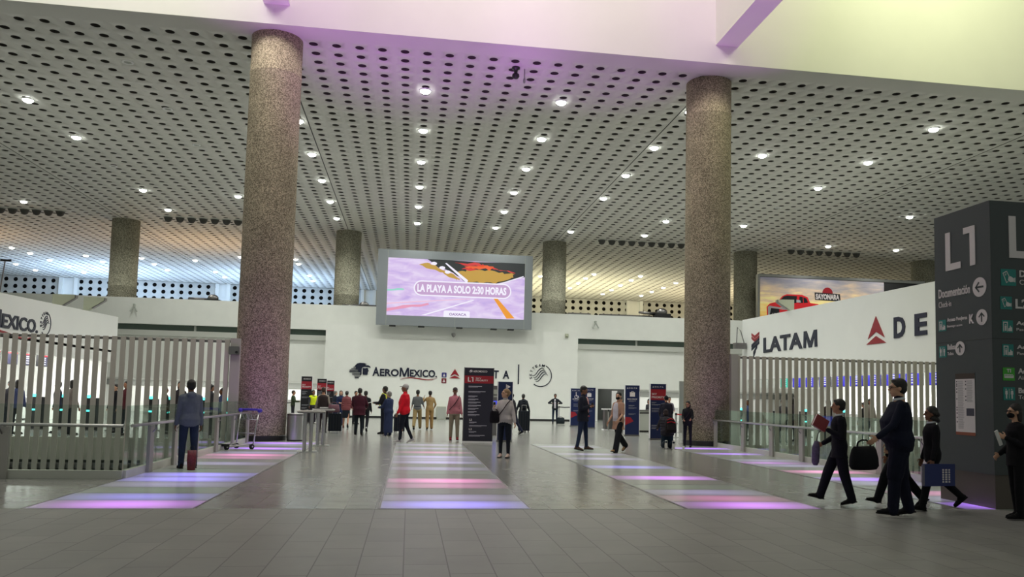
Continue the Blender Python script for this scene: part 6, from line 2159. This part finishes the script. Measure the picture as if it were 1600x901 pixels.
# foreground group
JJ['book'], _ = person('woman in a dark suit striding left with a red book held up', 6.60, 11.75, -72, 1.57, fem=True, skin='tan', hair=('short', 'black'), top=((22, 22, 32), 'blazer'), bottom=((20, 21, 32), 'loose'), shoes=(16, 16, 18),
       legs=((-8, 8), (22, 4)), spread=3, arms=((0, 12, 118, 6), (4, 10, 55, 10)), extras=('collar',), vox=.009, head=(8, 2), hem=.74)
JJ['big'], _ = person('tall heavy man in a navy pullover with white collar, carrying a black bag', 6.80, 10.5, -68, 1.86, fat=1.5, skin='light', hair=('short', 'black'), top=((18, 22, 42), 'sweater'), bottom=((16, 19, 38), 'loose'), shoes=(18, 18, 22),
       legs=((10, 6), (-5, 8)), spread=4, arms=((26, 16, 26, 0), (-6, 20, 24, 0)), extras=('collar', 'glasses'), vox=.009, head=(-8, 0), hem=.80)
JJ['behind'], _ = person('person in black half hidden between the tall man and the folder carrier', 7.42, 11.5, -75, 1.52, fem=True, skin='tan', hair=('bob', 'black'), top=((16, 16, 22), 'blazer'), bottom=((14, 15, 22), 'loose'), shoes=(14, 14, 16), legs=WALK_R, vox=.010, extras=('collar',))
JJ['fold'], _ = person('woman with curly black hair in a black suit carrying a blue folder', 7.72, 11.1, -76, 1.53, fem=True, skin='brown', hair=('curly', 'black'), top=((18, 18, 24), 'blazer'), bottom=((15, 16, 22), 'pants'), shoes=(14, 14, 16),
       legs=((16, 4), (-26, 22)), spread=3, arms=((2, 10, 14, 0), (0, 10, 16, 0)), extras=('collar',), vox=.009, head=(0, 2), hem=.80)
JJ['edge'], _ = person('masked woman in a black uniform with glasses at the right edge of the photo', 8.42, 10.25, -80, 1.56, fem=True, skin='light', hair=('bob', 'black'), top=((15, 15, 20), 'blazer'), bottom=((13, 13, 18), 'pants'), shoes=(12, 12, 14),
       legs=((3, 3), (-3, 4)), arms=((0, 12, 118, 20), (-6, 10, 60, 14)), extras=('mask', 'glasses'), vox=.009)
# people in the check-in bays, seen between the slats
rg = random.Random(11)
CB = [(50, 46, 52), (34, 40, 60), (90, 40, 48), (60, 60, 66), (120, 112, 108), (44, 36, 36), (70, 80, 120), (30, 30, 34)]
CN = {(50, 46, 52): 'charcoal', (34, 40, 60): 'navy', (90, 40, 48): 'dark red', (60, 60, 66): 'grey', (120, 112, 108): 'light grey', (44, 36, 36): 'dark brown', (70, 80, 120): 'blue', (30, 30, 34): 'black'}
for k, (x, y) in enumerate([(-14.6, 28.6), (-13.3, 29.8), (-12.4, 28.3), (-11.6, 29.3), (-10.8, 28.4), (-10.0, 29.9), (-9.2, 28.5), (-8.3, 29.6), (-7.5, 28.4), (-6.7, 29.2), (-6.1, 28.1)]):
    c = CB[(k * 3) % 8]
    person('traveller in a ' + CN[c] + ' top seen between the left slats', x, y, rg.uniform(-180, 180), rg.uniform(1.58, 1.78), fem=k % 2 == 0, skin=('tan', 'brown', 'light')[k % 3], hair=('short' if k % 2 else 'bob', 'black'), top=(c, 'jacket'), bottom=((34, 36, 46), 'pants'), vox=.028, group='travellers behind the left slats')
for k, (x, y) in enumerate([(12.3, 29.6), (13.4, 30.8), (14.2, 29.4), (15.2, 30.6), (16.0, 29.3), (16.9, 30.9), (17.8, 29.8), (18.8, 31.0)]):
    c = CB[(k * 5 + 1) % 8]
    person('traveller in a ' + CN[c] + ' top seen between the right slats', x, y, rg.uniform(-180, 180), rg.uniform(1.55, 1.75), fem=k % 2 == 1, skin=('tan', 'brown', 'light')[k % 3], hair=('short' if k % 2 == 0 else 'bob', 'black'), top=(c, 'jacket'), bottom=((34, 36, 46), 'pants'), vox=.028, group='travellers behind the right slats')


# ================================================================== BAGS AND THINGS HELD
def handbag(label, loc, rz, w, h, d, rgb, strap=0.0, name='handbag', grp=None):
    t = thing(name, label, 'bag', loc, rz)
    q = MB(); q.rings([(Vector((0, 0, -h / 2)), Vector((w * .46, 0, 0)), Vector((0, d * .5, 0))), (Vector((0, 0, -h * .35)), Vector((w * .54, 0, 0)), Vector((0, d * .62, 0))), (Vector((0, 0, 0)), Vector((w * .52, 0, 0)), Vector((0, d * .6, 0))), (Vector((0, 0, h * .35)), Vector((w * .48, 0, 0)), Vector((0, d * .45, 0))), (Vector((0, 0, h / 2)), Vector((w * .44, 0, 0)), Vector((0, d * .2, 0)))], 20)
    o = q.build('bag_body', cloth(rgb, 'bag', .1), t, smooth=True)
    if strap:
        q = MB(); q.tube([(-w * .3, 0, h * .45), (-w * .26, 0, h * .45 + strap * .7), (-w * .1, 0, h * .45 + strap), (w * .1, 0, h * .45 + strap), (w * .26, 0, h * .45 + strap * .7), (w * .3, 0, h * .45)], .012)
        q.build('handle', cloth(rgb, 'bag', .1), t, smooth=True)
    q = MB(); q.tube([(-w * .4, 0, h * .5), (w * .4, 0, h * .5)], .006); q.build('zip', M['steel_dk'], t)
    return t


def suitcase(label, loc, rz, rgb, w=0.42, h=0.62, d=0.26, handle=0.4):
    t = thing('suitcase', label, 'suitcase', loc, rz)
    q = MB(); q.rbox((0, 0, 0.06 + h / 2), (w, d, h), 0.05); bevel(q.build('shell', cloth(rgb, 'case', .05), t), .02, 3)
    q = MB()
    for k in range(4):
        q.b2(-w * .32 + k * w * .21 - .006, -w * .32 + k * w * .21 + .006, -d / 2 - .005, -d / 2 + .004, .12, h)
    q.build('ribs', M['black'], t)
    q = MB(); q.tube([(-.1, d * .3, h + .05), (-.1, d * .3, h + .06 + handle), (.1, d * .3, h + .06 + handle), (.1, d * .3, h + .05)], .01); q.build('telescopic_handle', M['steel'], t)
    for x in (-1, 1):
        for y in (-1, 1):
            q = MB(); q.cyl((x * w * .4 - .012, y * d * .35, .03), (x * w * .4 + .012, y * d * .35, .03), .03, n=12); q.build('wheel', M['rubber'], t)
    return t


def backpack(label, loc, rz, rgb, acc, s=1.0, tilt=0.0):
    t = thing('backpack', label, 'backpack', loc, rz)
    t.rotation_euler[0] = tilt
    q = MB(); q.rings([(Vector((0, 0, 0)), Vector((.13 * s, 0, 0)), Vector((0, .07 * s, 0))), (Vector((0, 0, .05 * s)), Vector((.165 * s, 0, 0)), Vector((0, .10 * s, 0))), (Vector((0, 0, .3 * s)), Vector((.155 * s, 0, 0)), Vector((0, .095 * s, 0))), (Vector((0, 0, .42 * s)), Vector((.11 * s, 0, 0)), Vector((0, .06 * s, 0))), (Vector((0, 0, .45 * s)), Vector((.05 * s, 0, 0)), Vector((0, .03 * s, 0)))], 20)
    q.build('pack_body', cloth(rgb, 'pack', .1), t, smooth=True)
    q = MB(); q.rbox((0, -.10 * s, .15 * s), (.22 * s, .06 * s, .18 * s), .03 * s, axis='y'); q.build('front_pocket', cloth(rgb, 'pack', .1), t)
    q = MB(); q.tube([(-.12 * s, -.105 * s, .27 * s), (0, -.12 * s, .30 * s), (.12 * s, -.105 * s, .27 * s)], .012 * s); q.tube([(-.10 * s, -.08 * s, .36 * s), (0, -.09 * s, .40 * s), (.10 * s, -.08 * s, .36 * s)], .012 * s)
    q.build('piping', cloth(acc, 'piping', 0), t)
    for x in (-1, 1):
        q = MB(); q.tube([(x * .07 * s, .05 * s, .42 * s), (x * .10 * s, .14 * s, .38 * s), (x * .11 * s, .11 * s, .1 * s)], .016 * s); q.build('shoulder_strap', cloth(rgb, 'pack', .1), t)
    return t


def along(p, q, k):
    return p + (q - p) * k


h_ = JJ['sweater']
handbag('black shoulder bag at the hip of the woman in the cream sweater', (h_['hip0'].x - .36, h_['hip0'].y - .08, 1.02), R(10), .24, .30, .1, (24, 20, 28), .06, 'shoulder_bag')
p_ = h_['hand1']
t = thing('phone', 'pale phone held up by the woman in the cream sweater', 'phone', p_ + Vector((0, 0, .02)), 0)
q = MB(); q.rbox((0, 0, .03), (.07, .012, .14), .01, axis='y'); q.build('case', M['white'], t)
q = MB(); q.b2(-.03, .03, -.0075, -.006, -.03, .09); q.build('glass', M['black'], t)
h_ = JJ['dkman']
p_ = (h_['hand0'] + h_['hand1']) / 2
t = thing('phone', 'dark phone held by the man in the dark open jacket', 'phone', p_, R(-60))
q = MB(); q.rbox((0, 0, .02), (.075, .012, .15), .01, axis='y'); q.build('case', M['black'], t)
q = MB(); q.b2(-.033, .033, .006, .0075, -.04, .09); q.build('glass', cloth((60, 60, 70), 'glassface', 0), t)
h_ = JJ['vest']
suitcase('black wheeled suitcase beside the person in the brown vest', (-2.80, 32.3, 0), R(5), (24, 30, 38), .50, .68, .3, .34)
handbag('patterned pink bag on top of the black suitcase', (-2.86, 32.28, 0.93), R(5), .42, .30, .24, (110, 78, 88), .10, 'travel_bag')
suitcase('dark suitcase behind the person in the long navy coat', (-.35, 33.0, 0), R(20), (26, 32, 44), .40, .66, .28, .3)
suitcase('large black suitcase pulled by the person with the backpack', (5.02, 35.4, 0), R(-4), (26, 32, 40), .50, .86, .32, .25)
backpack('small dark backpack on the person walking away right of the cream sweater', (JJ['bpk']['sh0'].x * .5 + JJ['bpk']['sh1'].x * .5, JJ['bpk']['sh0'].y - .24, .98), 0, (28, 32, 40), (60, 66, 74))
backpack('black backpack with red piping on the kneeling traveller', (8.24, 24.86, .50), R(-6), (28, 22, 26), (168, 30, 44), 1.12, R(-18))
handbag('dark duffel bag at the feet of the man with hands on hips', (8.72, 46.4, .2), 0, .46, .36, .25, (30, 38, 44), .06, 'duffel_bag')
t = thing('paper_cup', 'small white cup on the floor by the kneeling traveller', 'cup', (8.62, 24.75, 0))
q = MB(); q.lathe([(.03, 0), (.042, .1), (.045, .105), (.038, .1)], 16); q.build('cup', M['white'], t)
handbag('brown shoulder bag on the woman in the beige cardigan', (JJ['beige']['hip0'].x + .02, JJ['beige']['hip0'].y + .02, 1.02), R(60), .28, .22, .1, (70, 44, 52), .3, 'shoulder_bag')
# boots bag of the man in the hoodie
t = thing('shopping_bag', 'dark red patterned bag at the feet of the man in the grey hoodie', 'bag', (-4.08, 16.5, 0), R(20))
q = MB(); q.rings([(Vector((0, 0, 0)), Vector((.07, 0, 0)), Vector((0, .05, 0))), (Vector((0, 0, .2)), Vector((.085, 0, 0)), Vector((0, .055, 0))), (Vector((0, 0, .38)), Vector((.08, 0, 0)), Vector((0, .03, 0)))], 14)
q.build('bag_body', mat('maroon_pattern', srgb(112, 34, 48), .5, noise=.5, nscale=30), t, smooth=True)
q = MB(); q.tube([(-.04, 0, .37), (-.03, 0, .46), (.03, 0, .46), (.04, 0, .37)], .006); q.build('handle', M['black'], t)

# red book, its pages, and the hanging purple pouch of the striding woman
h_ = JJ['book']
p_ = h_['hand0']
t = thing('book', 'red book held up by the striding woman in the dark suit', 'book', p_ + Vector((-.05, -.05, .06)), R(8))
rb = Matrix.Rotation(R(28), 3, 'Y')
q = MB(); q.box((0, -.015, 0), (.24, .012, .19), rb); q.box((0, .025, 0), (.24, .012, .19), rb); q.build('cover', mat('book_cover', srgb(150, 60, 64), .5), t)
q = MB(); q.box((0, .005, 0), (.23, .028, .18), rb); q.build('pages', PAP, t)
t = thing('umbrella', 'folded violet umbrella hanging from the arm of the striding woman', 'umbrella', p_ + Vector((-.10, .02, -.42)), 0)
q = MB(); q.rings([(Vector((0, 0, -.17)), Vector((.03, 0, 0)), Vector((0, .03, 0))), (Vector((0, 0, -.12)), Vector((.058, 0, 0)), Vector((0, .05, 0))), (Vector((0.01, 0, .1)), Vector((.062, 0, 0)), Vector((0, .05, 0))), (Vector((0.02, 0, .2)), Vector((.03, 0, 0)), Vector((0, .03, 0)))], 14); q.build('canopy', mat('violet_fabric', srgb(96, 84, 116), .7, noise=.25, nscale=25), t, smooth=True)
q = MB(); q.tube([(.02, 0, .2), (.05, 0, .32), (.09, 0, .36)], .008); q.build('strap', M['black'], t)
h_ = JJ['big']
p_ = h_['hand0']
handbag('big black duffel bag hanging from the left arm of the tall man', (p_.x - .12, p_.y - .02, p_.z - .22), R(24), .50, .31, .22, (14, 14, 20), .10, 'duffel_bag')
h_ = JJ['fold']
p_ = h_['hand0']
t = thing('folder', 'large blue folder carried by the woman with curly hair', 'folder', (p_.x + .10, p_.y - .06, p_.z - .12), R(8))
q = MB(); q.b2(-.30, .26, -.012, .012, -.17, .15); q.build('cover', mat('folder_blue', srgb(44, 54, 112), .45), t)
q = MB(); q.b2(-.315, -.285, -.014, .014, -.16, .14); q.build('spine', mat('folder_spine', srgb(120, 116, 130), .5), t)
ff = frame((0, -.012, 0), (1, 0, 0), (0, 0, 1), (0, -1, 0))
q = MB()
for x0, x1 in ((.03, .06), (.08, .12), (.14, .17)):
    q.prism([(x0, -.13), (x1, -.13), (x1, .11), (x0, .11)][:4], ff, 0, .001) if False else [q.prism([(x0, z), (x1, z), (x1, z + .025), (x0, z + .025)], ff, 0, .001) for z in [-.12 + .034 * j for j in range(6)]]
q.build('print', M['offwhite'], t)
t = thing('paper_bundle', 'white papers held by the masked woman at the right edge', 'paper', JJ['edge']['hand0'] + Vector((-.03, -.02, -.04)), R(10))
q = MB(); q.box((0, 0, 0), (.05, .02, .22), Matrix.Rotation(R(-25), 3, 'Y')); q.build('sheets', PAP, t)
t = thing('clipboard', 'white papers carried by the tall man in the reflective vest', 'paper', JJ['tall']['hand0'] + Vector((-.08, -.05, .02)), R(10))
q = MB(); q.box((0, 0, 0), (.30, .18, .02), Matrix.Rotation(R(-15), 3, 'Y')); q.build('sheets', PAP, t)

flush_remesh()
flush_text()
